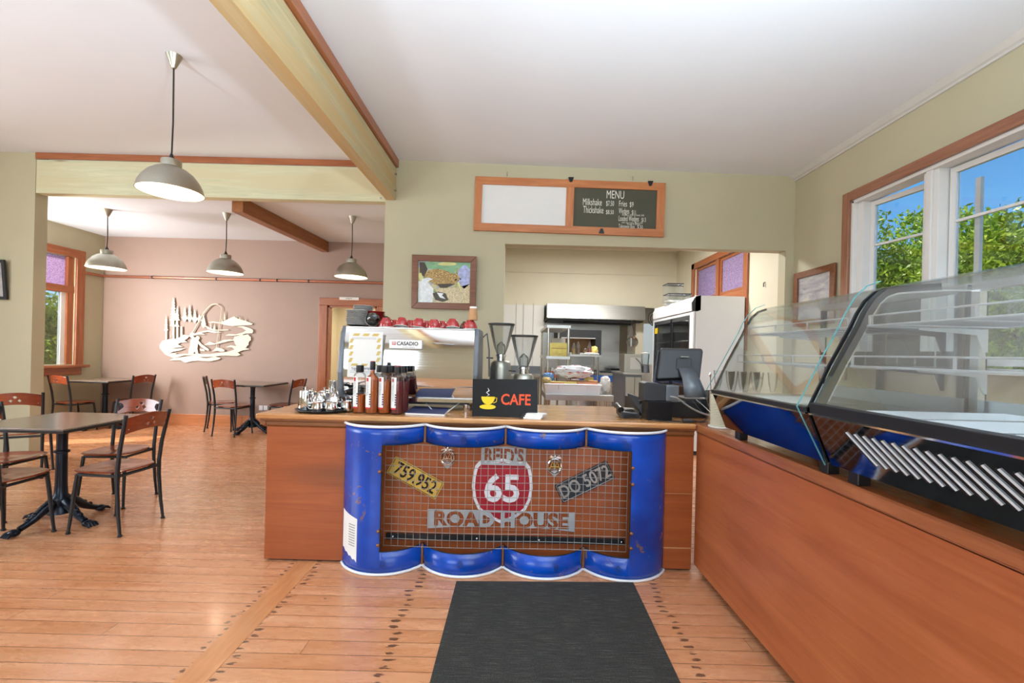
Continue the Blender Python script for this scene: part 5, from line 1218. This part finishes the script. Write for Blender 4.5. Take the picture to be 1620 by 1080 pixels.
# ---------------------------------------------------------------- cream metal cut-out of an angler on the mauve wall
AY = YF-.03
def ap(x, y): p = at(240+x/8.306, 460+y/8.306, AY); p.y = AY; return p
art = MB(); kk = [0]
def piece(pts): kk[0] += 1; art.prism([ap(x, y)+Vector((0, -.0004*(kk[0] % 7), 0)) for x, y in pts], (0, .008, 0))
def conifer(x, yt, yb, w, n=6, trunk=None):
    L = []; Rr = []
    for i in range(n):
        f = i/n; y = yt+(yb-yt)*f; ww = w*(.25+.75*f)*(1 if i % 2 else .8); L += [(x-ww*.35, y), (x-ww, y+(yb-yt)/n*.9)]; Rr += [(x+ww*.35, y), (x+ww, y+(yb-yt)/n*.9)]
    piece([(x, yt-14)]+Rr+[(x+4, yb), (x-4, yb)]+L[::-1])
    if trunk: piece([(x-9, yb-40), (x+9, yb-40), (x+12, trunk), (x-12, trunk)])
conifer(285, 95, 390, 62, 8, 650); conifer(335, 205, 390, 42, 6, 650); conifer(190, 330, 520, 34, 6, 650)
conifer(275, 350, 460, 50, 4); conifer(330, 380, 470, 45, 4); piece([(378, 470), (400, 460), (402, 620), (380, 620)])
for x, yt, yb, w in ((435, 215, 390, 42), (500, 190, 390, 44), (565, 255, 405, 44), (625, 315, 400, 34), (680, 290, 470, 36)): conifer(x, yt, yb-30, w, 7); piece([(x-w, yb-45), (x+w, yb-45), (x+6, yb+15), (x-6, yb+15)])
piece([(640, 380), (700, 380), (715, 470), (700, 475), (690, 440)]); piece([(700, 455), (745, 470), (775, 500), (845, 510), (1015, 508), (1000, 518), (820, 522), (740, 505)])
conifer(775, 430, 500, 16, 4); conifer(820, 440, 505, 26, 4); conifer(955, 280, 380, 20, 5); conifer(925, 365, 410, 14, 3)
piece([(735, 415), (800, 402), (905, 415), (1000, 372), (1080, 335), (1120, 360), (1180, 378), (1250, 400), (1330, 432), (1310, 448), (1200, 452), (1060, 462), (950, 445), (900, 428), (800, 418)])
for x in (1120, 1158, 1190, 1232): conifer(x, 335 if x < 1170 else 370, 400, 13, 4)
piece([(1120, 470), (1200, 462), (1290, 490), (1335, 515), (1325, 555), (1230, 560), (1180, 578), (1060, 588), (965, 585), (1010, 568), (1110, 570), (1200, 545), (1240, 520), (1190, 485)])
piece([(480, 590), (560, 560), (650, 535), (740, 515), (870, 535), (930, 545), (820, 552), (740, 535), (650, 552), (710, 572), (600, 575), (520, 592)])
piece([(690, 712), (760, 668), (830, 690), (940, 645), (1030, 635), (1090, 650), (1000, 664), (900, 690), (800, 702)])
piece([(720, 715), (830, 698), (840, 705)])
# round bush right
for cx, cy, r in ((1120, 640, 48), (1180, 622, 46), (1245, 628, 56), (1150, 690, 52), (1215, 690, 56)): piece([(cx+r*(1+.13*math.sin(i*2.3))*math.cos(2*PI*i/18), cy+r*(1+.13*math.sin(i*2.3))*math.sin(2*PI*i/18)) for i in range(18)])
piece([(970, 740), (1040, 715), (1180, 735), (1290, 765), (1180, 785), (1130, 810), (1170, 838), (1120, 855), (1000, 850), (900, 850), (860, 830), (760, 830), (1000, 800), (1090, 770), (1060, 742)])
# left bank
piece([(105, 712), (140, 655), (230, 635), (340, 628), (420, 575), (500, 590), (470, 625), (430, 650), (470, 672), (380, 680), (340, 700), (410, 735), (330, 745), (250, 762), (440, 755), (380, 780), (280, 800), (230, 820), (330, 815), (300, 835), (420, 828), (640, 825), (640, 842), (430, 845), (340, 870), (280, 880), (180, 835), (130, 780), (105, 745)])
piece([(230, 912), (300, 880), (420, 868), (600, 866), (720, 888), (830, 862), (910, 880), (870, 905), (760, 925), (600, 915), (520, 925), (440, 942), (380, 910)])
piece([(640, 830), (870, 828), (900, 850), (830, 862), (640, 868), (420, 868), (560, 845)])
# angler
piece([(500, 600), (505, 560), (535, 540), (558, 555), (540, 590), (570, 615), (600, 588), (635, 615), (612, 650), (655, 700), (755, 768), (748, 785), (715, 780), (640, 725), (608, 690), (598, 760), (612, 830), (580, 830), (565, 790), (545, 830), (482, 830), (490, 760), (505, 720), (510, 660), (530, 625)])
rod = [(535, 555), (600, 440), (680, 300), (760, 205), (820, 175), (880, 185), (915, 225), (912, 300), (890, 460), (868, 600), (852, 745)]
kt = smooth_path([ap(*p) for p in rod], 4); art.tube(kt, [.011 if i < 20 else .006 for i in range(len(kt))], 6)
piece([(850, 742), (910, 752), (960, 775), (950, 795), (905, 798), (865, 785), (790, 795), (820, 775)])
piece([(630, 760), (690, 770), (700, 790), (640, 785)])
for x, y in ((250, 600), (700, 850), (1150, 600)): art.tube([ap(x, y), ap(x, y)+Vector((0, .028, 0))], .006, 6)
single('wall_cutout', art, 'art', 'cream metal cutout of an angler, pine trees and river on the mauve wall', 'wall art')
so = thing('power_outlet', 'white double power outlet low on the mauve wall behind the table', 'power outlet', at(417, 645, YF-.01))
c = at(417, 645, YF); obj('plate', MB().box(c.x-.075, c.x-.005, YF-.012, YF, c.z-.04, c.z+.04), 'pvc', so, bevel=.004); obj('plate', MB().box(c.x+.005, c.x+.075, YF-.012, YF, c.z-.04, c.z+.04), 'pvc', so, bevel=.004)

# ---------------------------------------------------------------- kitchen
KX = lambda px, Y: at(px, 557, Y).x
KZ = lambda px, py, Y: at(px, py, Y).z
hd = thing('range_hood', 'long stainless steel extraction hood on the kitchen back wall', 'hood', (1.6, 9.4, 2.1))
obj('front_panel', MB().prism([(.66, 9.02, 2.385), (2.62, 9.02, 2.365), (2.62, 8.95, 2.09), (.66, 8.95, 2.09)], (0, .02, 0)), steel('hood_steel', '989894', .42, 'X'), hd)
obj('side_panel', MB().prism([(.66, 9.02, 2.385), (.66, 8.95, 2.09), (.66, 9.9, 2.09), (.66, 9.9, 2.385)], (.02, 0, 0)), 'steelx', hd)
obj('filter_frame', MB().box(.70, 2.60, 9.05, 9.9, 2.05, 2.08), 'greyp', hd); obj('hanging_rail', MB().tube([(1.0, 9.1, 2.03), (2.4, 9.1, 2.00)], .02, 8), 'blackm', hd, True)
single('splashback', MB().box(.64, 2.35, 9.97, 9.99, .9, 2.08), 'steelx', 'stainless sheet splashback under the kitchen hood', 'splashback')
single('wall_lining', MB().box(2.35, 2.52, 9.96, 9.99, .9, 2.08), mat('brown_lining', '8d8270', .5), 'brown strip of wall lining behind the hanging pan', 'lining')
rg = thing('cooking_range', 'stainless kitchen range with blue control panel under the hood', 'range', (2.05, 9.2, 0))
a, b_ = KX(955, 8.9), KX(1003, 8.9)
obj('body', MB().box(a-.5, b_, 8.92, 9.6, .1, .86), 'steel', rg, bevel=.006); obj('plinth', MB().box(a-.47, b_-.03, 8.96, 9.58, 0, .1), 'blackp', rg); obj('hob', MB().box(a-.5, b_, 8.90, 9.6, .98, 1.03), 'steel', rg)
obj('control_panel', MB().box(a-.5, b_-.03, 8.90, 8.95, .86, .98), mat('blue_panel', '2c56a8', .35), rg)
for k in range(4): obj('knob', MB().tube([(a-.02+.12*k, 8.86, .92), (a-.02+.12*k, 8.90, .92)], .028, 14), 'blackp', rg, True)
obj('door_handle', MB().tube([(a-.4, 8.87, .80), (b_-.1, 8.87, .80)], .014, 8), 'steel', rg, True)
obj('trivet', MB().box(a-.05, b_-.04, 8.95, 9.4, 1.03, 1.06), 'blackm', rg); obj('back_upstand', MB().box(a-.5, b_, 9.5, 9.6, 1.03, 1.16), 'steel', rg)
fpn = thing('frying_pan', 'black frying pan resting on the kitchen range', 'pan', (2.2, 9.15, 1.06)); obj('pan', MB().lathe([(.001, 1.062), (.11, 1.062), (.14, 1.11), (.137, 1.11), (.108, 1.067), (.001, 1.067)], (2.12, 9.15, 0), 24), 'blackm', fpn, True); obj('handle', MB().tube([(2.25, 9.10, 1.10), (2.44, 8.98, 1.13)], .012, 8), 'blackp', fpn, True)
sm = thing('salamander_grill', 'dark wall mounted grill oven above the kitchen range', 'grill', (1.3, 9.5, 1.4))
a, b_ = KX(889, 9.2), KX(951, 9.2); z0, z1 = KZ(920, 553, 9.2), KZ(920, 523, 9.2)
obj('hood', MB().box(a-.1, b_, 9.2, 9.968, z1-.14, z1+.02), 'greyp', sm, bevel=.006); obj('right_side', MB().box(b_-.12, b_, 9.2, 9.8, z0-.1, z1-.14), 'greyp', sm); obj('left_side', MB().box(a-.1, a-.03, 9.2, 9.8, z0-.1, z1-.14), 'greyp', sm)
obj('floor_plate', MB().box(a-.03, b_-.12, 9.2, 9.8, z0-.1, z0-.06), 'steel', sm); obj('back', MB().box(a-.03, b_-.12, 9.76, 9.8, z0-.06, z1-.14), 'kraft', sm); obj('top_lip', MB().bar((a-.02, 9.18, z1-.15), (b_-.13, 9.18, z1-.15), .02, .02), 'cornice', sm)
hp = thing('hanging_pan', 'small shiny pan hanging from the hood beside the kitchen window', 'pan', at(1000, 530, 8.9))
c = at(1000, 541, 8.9); b = MB(); b.lathe([(.001, -.03), (.09, -.03), (.115, .02), (.111, .02), (.088, -.026), (.001, -.026)], c, 28, Matrix.Rotation(PI/2, 3, 'X')); obj('bowl', b, 'mirror', hp, True)
obj('bail_handle', MB().tube([at(993.5, 530, 8.9), at(999.5, 512, 8.9), at(1006.5, 530, 8.9)], .008, 6), 'chrome', hp, True); obj('hook', MB().tube([at(999.5, 513, 8.9), at(999.3, 505, 8.9)], .005, 6), 'chrome', hp, True)

# upright drinks fridge
fr = thing('drinks_fridge', 'tall white drinks fridge with two glass doors standing against the kitchen side wall', 'fridge', (2.9, 7.3, 0))
fx0, fx1, fy0, fy1 = 2.535, 3.255, 6.37, 8.20
obj('near_side', MB().box(fx0+.02, fx1, fy0, fy0+.03, .06, 2.255), 'pvc', fr, bevel=.004); obj('far_side', MB().box(fx0+.02, fx1, fy1-.03, fy1, .06, 2.255), 'pvc', fr)
obj('back', MB().box(fx1-.03, fx1, fy0+.03, fy1-.03, .06, 2.25), 'pvc', fr); obj('top', MB().box(fx0+.05, fx1-.03, fy0+.03, fy1-.03, 2.22, 2.25), 'pvc', fr); obj('plinth', MB().box(fx0+.03, fx1-.03, fy0+.03, fy1-.03, .0, .25), 'greyp', fr)
hp_ = [(fx0+.10, 2.26), (fx0+.03, 2.24), (fx0-.02, 2.16), (fx0-.015, 2.04), (fx0+.05, 2.03), (fx0+.10, 2.05)]
obj('sign_header', MB().prism([(x, fy0+.03, z) for x, z in hp_], (0, fy1-fy0-.06, 0)), 'pvc', fr, bevel=.006); obj('header_cap', MB().prism([(x, fy0, z) for x, z in hp_], (0, .03, 0)), 'greyp', fr)
obj('front_frame', MB().box(fx0, fx0+.03, fy0, fy0+.13, .25, 2.03).box(fx0, fx0+.03, fy1-.06, fy1, .25, 2.03).box(fx0, fx0+.03, fy0+.13, fy1-.06, 1.99, 2.03), 'pvc', fr)
for a, c in ((fy0+.13, 7.30), (7.24, fy1-.06)):
    dd = obj('glass_door', MB().box(fx0+.012, fx0+.016, a+.04, c-.04, .35, 1.95), 'glass', fr)
    obj('door_frame', MB().box(fx0+.004, fx0+.03, a, a+.05, .30, 1.99).box(fx0+.004, fx0+.03, c-.05, c, .30, 1.99).box(fx0+.004, fx0+.03, a+.05, c-.05, 1.93, 1.99).box(fx0+.004, fx0+.03, a+.05, c-.05, .30, .36), 'greyp', dd)
for z in (.6, .95, 1.3, 1.62): obj('shelf', MB().box(fx0+.06, fx1-.05, fy0+.05, fy1-.05, z, z+.012), 'pvc', fr)
pn = MB().box(fx0-.002, fx0+.004, 7.95, 8.08, 1.78, 1.88); obj('sticker', pn, 'yellow', fr)
for k, (px0, px1, py0, py1, Y, lab, m) in enumerate(((1054, 1079, 448, 468, 7.4, 'clear plastic tub at the top of the pile on the fridge', 'poly'), (1056, 1092, 464, 474, 7.0, 'flat clear container on the fridge under the tall tub', 'poly'))):
    t = thing('storage_tub', lab, 'tub', (KX((px0+px1)/2, Y), Y, 2.26)); a, b_ = KX(px0, Y), KX(px1, Y); z1 = KZ(px0, py0, Y)
    obj('walls', MB().box(a, b_, Y, Y+.25, 2.262+.0*k, z1), m, t, solid=0); obj('rim', MB().tube([(a, Y, z1), (b_, Y, z1), (b_, Y+.25, z1), (a, Y+.25, z1)], .008, 6, True), 'greyp', t)
t = thing('cable', 'loop of dark cable hanging at the far end of the fridge header', 'cable', (2.5, 8.28, 2.2)); obj('cord', MB().tube(smooth_path([at(1034, 493, 8.25), at(1027, 497, 8.25), at(1026, 508, 8.25), at(1033, 515, 8.25), at(1029, 502, 8.25), at(1040, 490, 8.25)]), .008, 6), 'blackp', t, True)

# preparation table, rack and their contents
TY = 5.75; a, b_ = KX(864.5, TY), KX(973, TY); zt = KZ(920, 627, TY)+.02
pt = thing('preparation_table', 'stainless preparation table seen through the kitchen opening behind the counter', 'table', ((a+b_)/2, TY+.35, 0))
obj('tabletop', MB().box(a, b_, TY, TY+.75, zt-.075, zt), 'steelx', pt, bevel=.004); obj('under_shelf', MB().box(a+.05, b_-.05, TY+.05, TY+.7, .25, .27), 'steelx', pt)
for x in (a+.05, b_-.08):
    for y in (TY+.05, TY+.7): obj('leg', MB().tube([(x, y, 0), (x, y, zt-.07)], .019, 10), 'steel', pt, True)
tu = thing('white_tub', 'long white plastic tub of packets on the preparation table', 'tub', ((a+b_)/2, TY+.2, zt))
x0, x1 = KX(863, TY), KX(953, TY); y0 = TY+.02; h = .125
obj('tub', MB().add([(x0+.02, y0+.02, zt+.001), (x1-.02, y0+.02, zt+.001), (x1-.02, y0+.40, zt+.001), (x0+.02, y0+.40, zt+.001), (x0, y0, zt+h), (x1, y0, zt+h), (x1, y0+.42, zt+h), (x0, y0+.42, zt+h)], [(0, 3, 2, 1), (0, 1, 5, 4), (1, 2, 6, 5), (2, 3, 7, 6), (3, 0, 4, 7)]), 'pvc', tu, solid=.005)
obj('rim', MB().tube([(x0, y0, zt+h), (x1, y0, zt+h), (x1, y0+.42, zt+h), (x0, y0+.42, zt+h)], .011, 6, True), 'pvc', tu)
for x in (x0+.18, x1-.18): obj('rib', MB().box(x-.005, x+.005, y0-.002, y0+.012, zt+.06, zt+h), 'cornice', tu)
def packet(nm, lab, c, sz, m, rz=0, rx=0, bands=()):
    t = thing(nm, lab, nm.replace('_', ' ').split()[-1], c, None); Mx = Matrix.Translation(c) @ Matrix.Rotation(rz, 4, 'Z') @ Matrix.Rotation(rx, 4, 'X'); sx, sy, sz_ = sz
    b = MB().box(-sx/2, sx/2, -sy/2, sy/2, 0, sz_); b.v = [tuple(Mx @ Vector(v)) for v in b.v]; o = obj('carton', b, m, t)
    for k, (a0, a1, z0, z1, bm) in enumerate(bands):
        b = MB().box(-sx/2+sx*a0, -sx/2+sx*a1, -sy/2-.0015, -sy/2, sz_*z0, sz_*z1); b.v = [tuple(Mx @ Vector(v)) for v in b.v]; obj('printed_band', b, bm, o)
    return t
M['ybox'] = mat('yellow_box', 'd8c06a', .5, 0, .1, 15); M['obox'] = mat('orange_box', 'c8744e', .5, 0, .1, 15); M['gbox'] = mat('gold_box', 'cdb85e', .3, .3, .15, 20)
packet('carton_box', 'long yellow box with red print lying in the white tub', Vector((x0+.24, y0+.12, zt+.10)), (.36, .12, .055), 'ybox', 0, 0, ((.05, .55, .3, .75, 'redink'),))
packet('carton_box', 'orange and brown box lying in the right of the white tub', Vector((x0+.56, y0+.12, zt+.09)), (.26, .12, .055), 'obox', .02, 0, ((.1, .3, .0, .5, 'ybox'),))
packet('carton_box', 'flat cream tray of paper on top of the white tub', Vector((x0+.52, y0+.28, zt+.145)), (.40, .18, .022), 'kraft', -.08)
def bag(nm, lab, c, sz, m, seed, bands=None):
    rg_ = random.Random(seed); t = thing(nm, lab, 'bag', c); b = MB(); n, k = 26, 15; vs = []
    for i in range(k+1):
        f = PI*i/k
        for j in range(n):
            g = 2*PI*j/n; q = 1+rg_.uniform(-.13, .13); r = math.sin(f)**.6*q
            vs.append((c[0]+sz[0]*r*math.cos(g)*.5, c[1]+sz[1]*r*math.sin(g)*.5, c[2]+sz[2]*(.5-.5*math.cos(f)*q)))
    b.add(vs, [(i*n+j, i*n+(j+1) % n, (i+1)*n+(j+1) % n, (i+1)*n+j) for i in range(k) for j in range(n)]); o = obj('bag', b, m, t, True); return t, o
def _bagm():
    n = N('white_bag_with_red_print'); g = n.noise(n.coord((1, 1, 3)), 14, 2, .5); z = n.n('SeparateXYZ'); n.set(z, 0, n.coord()); x = n.math('ADD', z.outputs[2], n.math('MULTIPLY', z.outputs[0], -.18))
    c = n.ramp(n.math('ADD', n.math('MULTIPLY', g, .2), x), [(0, lin('e0e4ec')), (1, lin('e0e4ec'))]); st = n.math('GREATER_THAN', n.noise(n.coord((1.0, .5, 6)), 9, 2), .6)
    n.col(n.mix(st, c, lin('c23a3c'))); n.b.inputs['Roughness'].default_value = .25; return n.m
M['bag'] = _bagm()
bag('packet_bag', 'crumpled white packet with red print lying over the white tub', (x0+.40, y0+.30, zt+.19), (.50, .26, .17), 'bag', 3)
bag('packet_bag', 'crumpled blue and silver packet left of the red printed packet', (x0+.07, y0+.33, zt+.135), (.16, .2, .12), mat('blue_foil', '6f9bd0', .25, .2, .3, 20), 4)
bag('packet_bag', 'crumpled yellowish packet at the left end of the white tub', (x0+.03, y0+.11, zt+.128), (.12, .18, .08), mat('yellow_foil', 'c9b27a', .3, .1, .3, 20), 5)
bag('paper_bag', 'crumpled white tissue at the right end of the preparation table', (x1+.10, y0+.25, zt+.016), (.13, .2, .21), 'paper', 6)
RY = 6.62; a, b_ = KX(864, RY), KX(902.5, RY); c_, bk = RY+.02, RY+1.5
rk = thing('shelving_rack', 'stainless two tier shelving rack behind the preparation table', 'shelf', ((a+b_)/2, RY+.5, 0))
z1, z2 = KZ(880, 514, RY), KZ(880, 563, RY); al = a-.0
for z, nm in ((z1, 'top_shelf'), (z2, 'middle_shelf')): obj(nm, MB().box(al, b_, RY, bk, z-.045, z), 'steelx', rk, bevel=.003)
for x, y in ((al+.03, RY+.03), (b_-.03, RY+.03), (al+.03, bk-.03), (b_-.03, bk-.03)): obj('leg', MB().tube([(x, y, 0), (x, y, z1-.045)], .019, 10), 'steel', rk, True)
packet('gold_box', 'shiny gold printed box on the middle shelf of the steel rack', Vector(((a+b_)/2+.01, RY+.12, z2+.001)), (.26, .16, KZ(880, 542, RY)-z2), 'gbox', 0, 0, ((.08, .92, .12, .2, 'ybox'), (.1, .9, .55, .6, 'kraft')))
packet('white_carton', 'white flat carton on top of the steel rack shelf interior', Vector(((a+b_)/2+.06, RY+.7, z2+.001)), (.22, .2, .28), 'cornice')
SY2 = 7.3; a, b_, z = KX(902, SY2), KX(949, SY2), KZ(925, 561, SY2)
sh2 = thing('wire_side_shelf', 'steel side shelf holding sauce bottles right of the rack', 'shelf', ((a+b_)/2, SY2+.2, z)); obj('board', MB().box(a, b_, SY2, SY2+.45, z-.03, z), 'steelx', sh2)
for x in (a+.02, b_-.02):
    for y in (SY2+.03, SY2+.42): obj('leg', MB().tube([(x, y, 0), (x, y, z-.03)], .014, 8), 'steel', sh2, True)
zc2 = KZ(925, 606, SY2); obj('lower_shelf', MB().box(a, b_, SY2, SY2+.45, zc2-.03, zc2), 'steelx', sh2)
def sauce(px, h, m, lab, dy=.15):
    x = KX(px, SY2+dy); t = thing('sauce_bottle', lab, 'bottle', (x, SY2+dy, z), 'sauce bottles on the side shelf')
    obj('bottle', MB().lathe([(.001, .001), (.032, .001), (.034, h*.62), (.02, h*.8), (.014, h*.86), (.014, h), (.001, h)], (x, SY2+dy, z), 18), 'poly', t, True); obj('sauce', MB().lathe([(.001, .004), (.030, .004), (.031, h*.5), (.001, h*.5)], (x, SY2+dy, z), 16), m, t, True)
M['sauceb'] = mat('brown_sauce', '7a4a2c', .4); M['saucer_'] = mat('red_sauce', 'b03a28', .4); M['saucey'] = mat('mustard_sauce', 'c8a44a', .4)
sauce(908, .19, 'saucey', 'shorter bottle with mustard coloured sauce, left on the side shelf', .2); sauce(914.5, .215, 'sauceb', 'taller clear bottle with brown sauce on the side shelf'); sauce(932.5, .215, 'saucer_', 'bottle with red sauce on the side shelf')
sauce(926, .12, 'saucey', 'small mustard jar between the bottles on the side shelf', .25)
bag('paper_bag', 'small crumpled yellow packet right of the red sauce bottle', (KX(940, SY2+.2), SY2+.2, z+.001), (.12, .12, .14), 'ybox', 8); bag('paper_bag', 'flat white cloth bundle hanging over the edge of the side shelf', (KX(936, SY2+.05), SY2+.08, z+.0), (.26, .12, .035), 'paper', 9)
for i, (px, py, w_, h, m, lab) in enumerate(((907, 579, .20, .10, 'pvc', 'white carton on the lower side shelf'), (934, 574, .14, .05, 'ybox', 'yellow carton on the lower side shelf'), (922, 588, .34, .04, 'cornice', 'flat pale box on the lower side shelf'))):
    Y = SY2+.1; packet('small_carton', lab, Vector((KX(px, Y), Y+.1*(i % 2), zc2+.001 if i == 2 else zc2+.0412)), (w_, .12, h), m)
Y = 6.45; t = thing('storage_canister', 'steel canister with orange lid area left under the rack shelf', 'canister', (KX(872, Y), Y, .9))
Y = 6.9; x = KX(873, Y); z = KZ(873, 607, Y); obj('body', MB().lathe([(.001, z-.15), (.10, z-.15), (.10, z+.25), (.001, z+.25)], (x, Y, 0), 24), 'steel', t, True); obj('band', MB().lathe([(.101, z+.10), (.102, z+.2)], (x, Y, 0), 24), 'obox', t, True)
t.location = (x, Y, z-.15)
for ch_ in t.children: ch_.location = (-x, -Y, -(z-.15))
# appliances right of the range
Y = 6.9; x0, x1 = KX(988, Y), KX(1012, Y); zb, zt2 = 1.11, KZ(1000, 560, Y)
cb = thing('kitchen_cabinet', 'grey steel kitchen cabinet between the range and the fridge', 'cabinet', ((x0+x1)/2, Y+.2, 0))
x2 = KX(1020, 6.8)
obj('carcass', MB().box(x0-.02, x2-.03, 6.8, 7.6, .0, 1.10), 'midgrey', cb, bevel=.004); obj('worktop', MB().box(x0-.04, x2, 6.78, 7.6, 1.10, 1.125), 'steelx', cb)
obj('door', MB().box(x0, (x0+x2)/2-.01, 6.785, 6.80, .12, 1.06), 'alum', cb); obj('door', MB().box((x0+x2)/2+.0, x2-.05, 6.785, 6.80, .12, 1.06), 'alum', cb)
ap_ = thing('control_box', 'pale grey appliance with a small panel on the kitchen cabinet', 'appliance', ((x0+x1)/2, Y, 1.126))
obj('case', MB().box(x0, x1+.04, Y, Y+.3, 1.126, zt2), 'alum', ap_, bevel=.006); obj('panel', MB().box(x0+.09, x1+.02, Y-.004, Y, 1.18, zt2-.05), 'cornice', ap_); obj('flex', MB().tube(smooth_path([(x0+.17, Y-.01, zt2-.06), (x0+.24, Y-.03, zt2-.14), (x0+.27, Y-.03, 1.15)]), .005, 6), 'blackp', ap_, True)
bl = thing('blender_jug', 'small clear blender jug right of the pale grey appliance', 'blender', (KX(1022, 7.1), 7.1, 1.126)); xx = KX(1021, 7.0)
obj('base', MB().lathe([(.001, 1.126), (.07, 1.126), (.06, 1.24), (.001, 1.24)], (xx, 7.0, 0), 20), 'midgrey', bl, True); obj('jug', MB().lathe([(.05, 1.24), (.062, 1.40), (.06, 1.42)], (xx, 7.0, 0), 20), 'poly', bl, True); obj('lid', MB().lathe([(.001, 1.44), (.063, 1.43), (.063, 1.415), (.001, 1.415)], (xx, 7.0, 0), 20), 'cornice', bl, True)
# bench along the kitchen left, under the white panels
kb = thing('kitchen_bench', 'steel bench along the white kitchen panels behind the grinders', 'bench', (-.2, 8.9, 0)); obj('worktop', MB().box(-1.2, .60, 8.5, 9.18, .93, .97), 'steelx', kb); obj('upstand', MB().box(-1.2, .60, 9.16, 9.18, .97, 1.12), 'midgrey', kb); obj('shelf', MB().box(-1.15, .55, 8.55, 9.15, .3, .32), 'steelx', kb)
for x in (-1.1, .5):
    for y in (8.56, 9.1): obj('leg', MB().tube([(x, y, 0), (x, y, .93)], .02, 8), 'steel', kb, True)
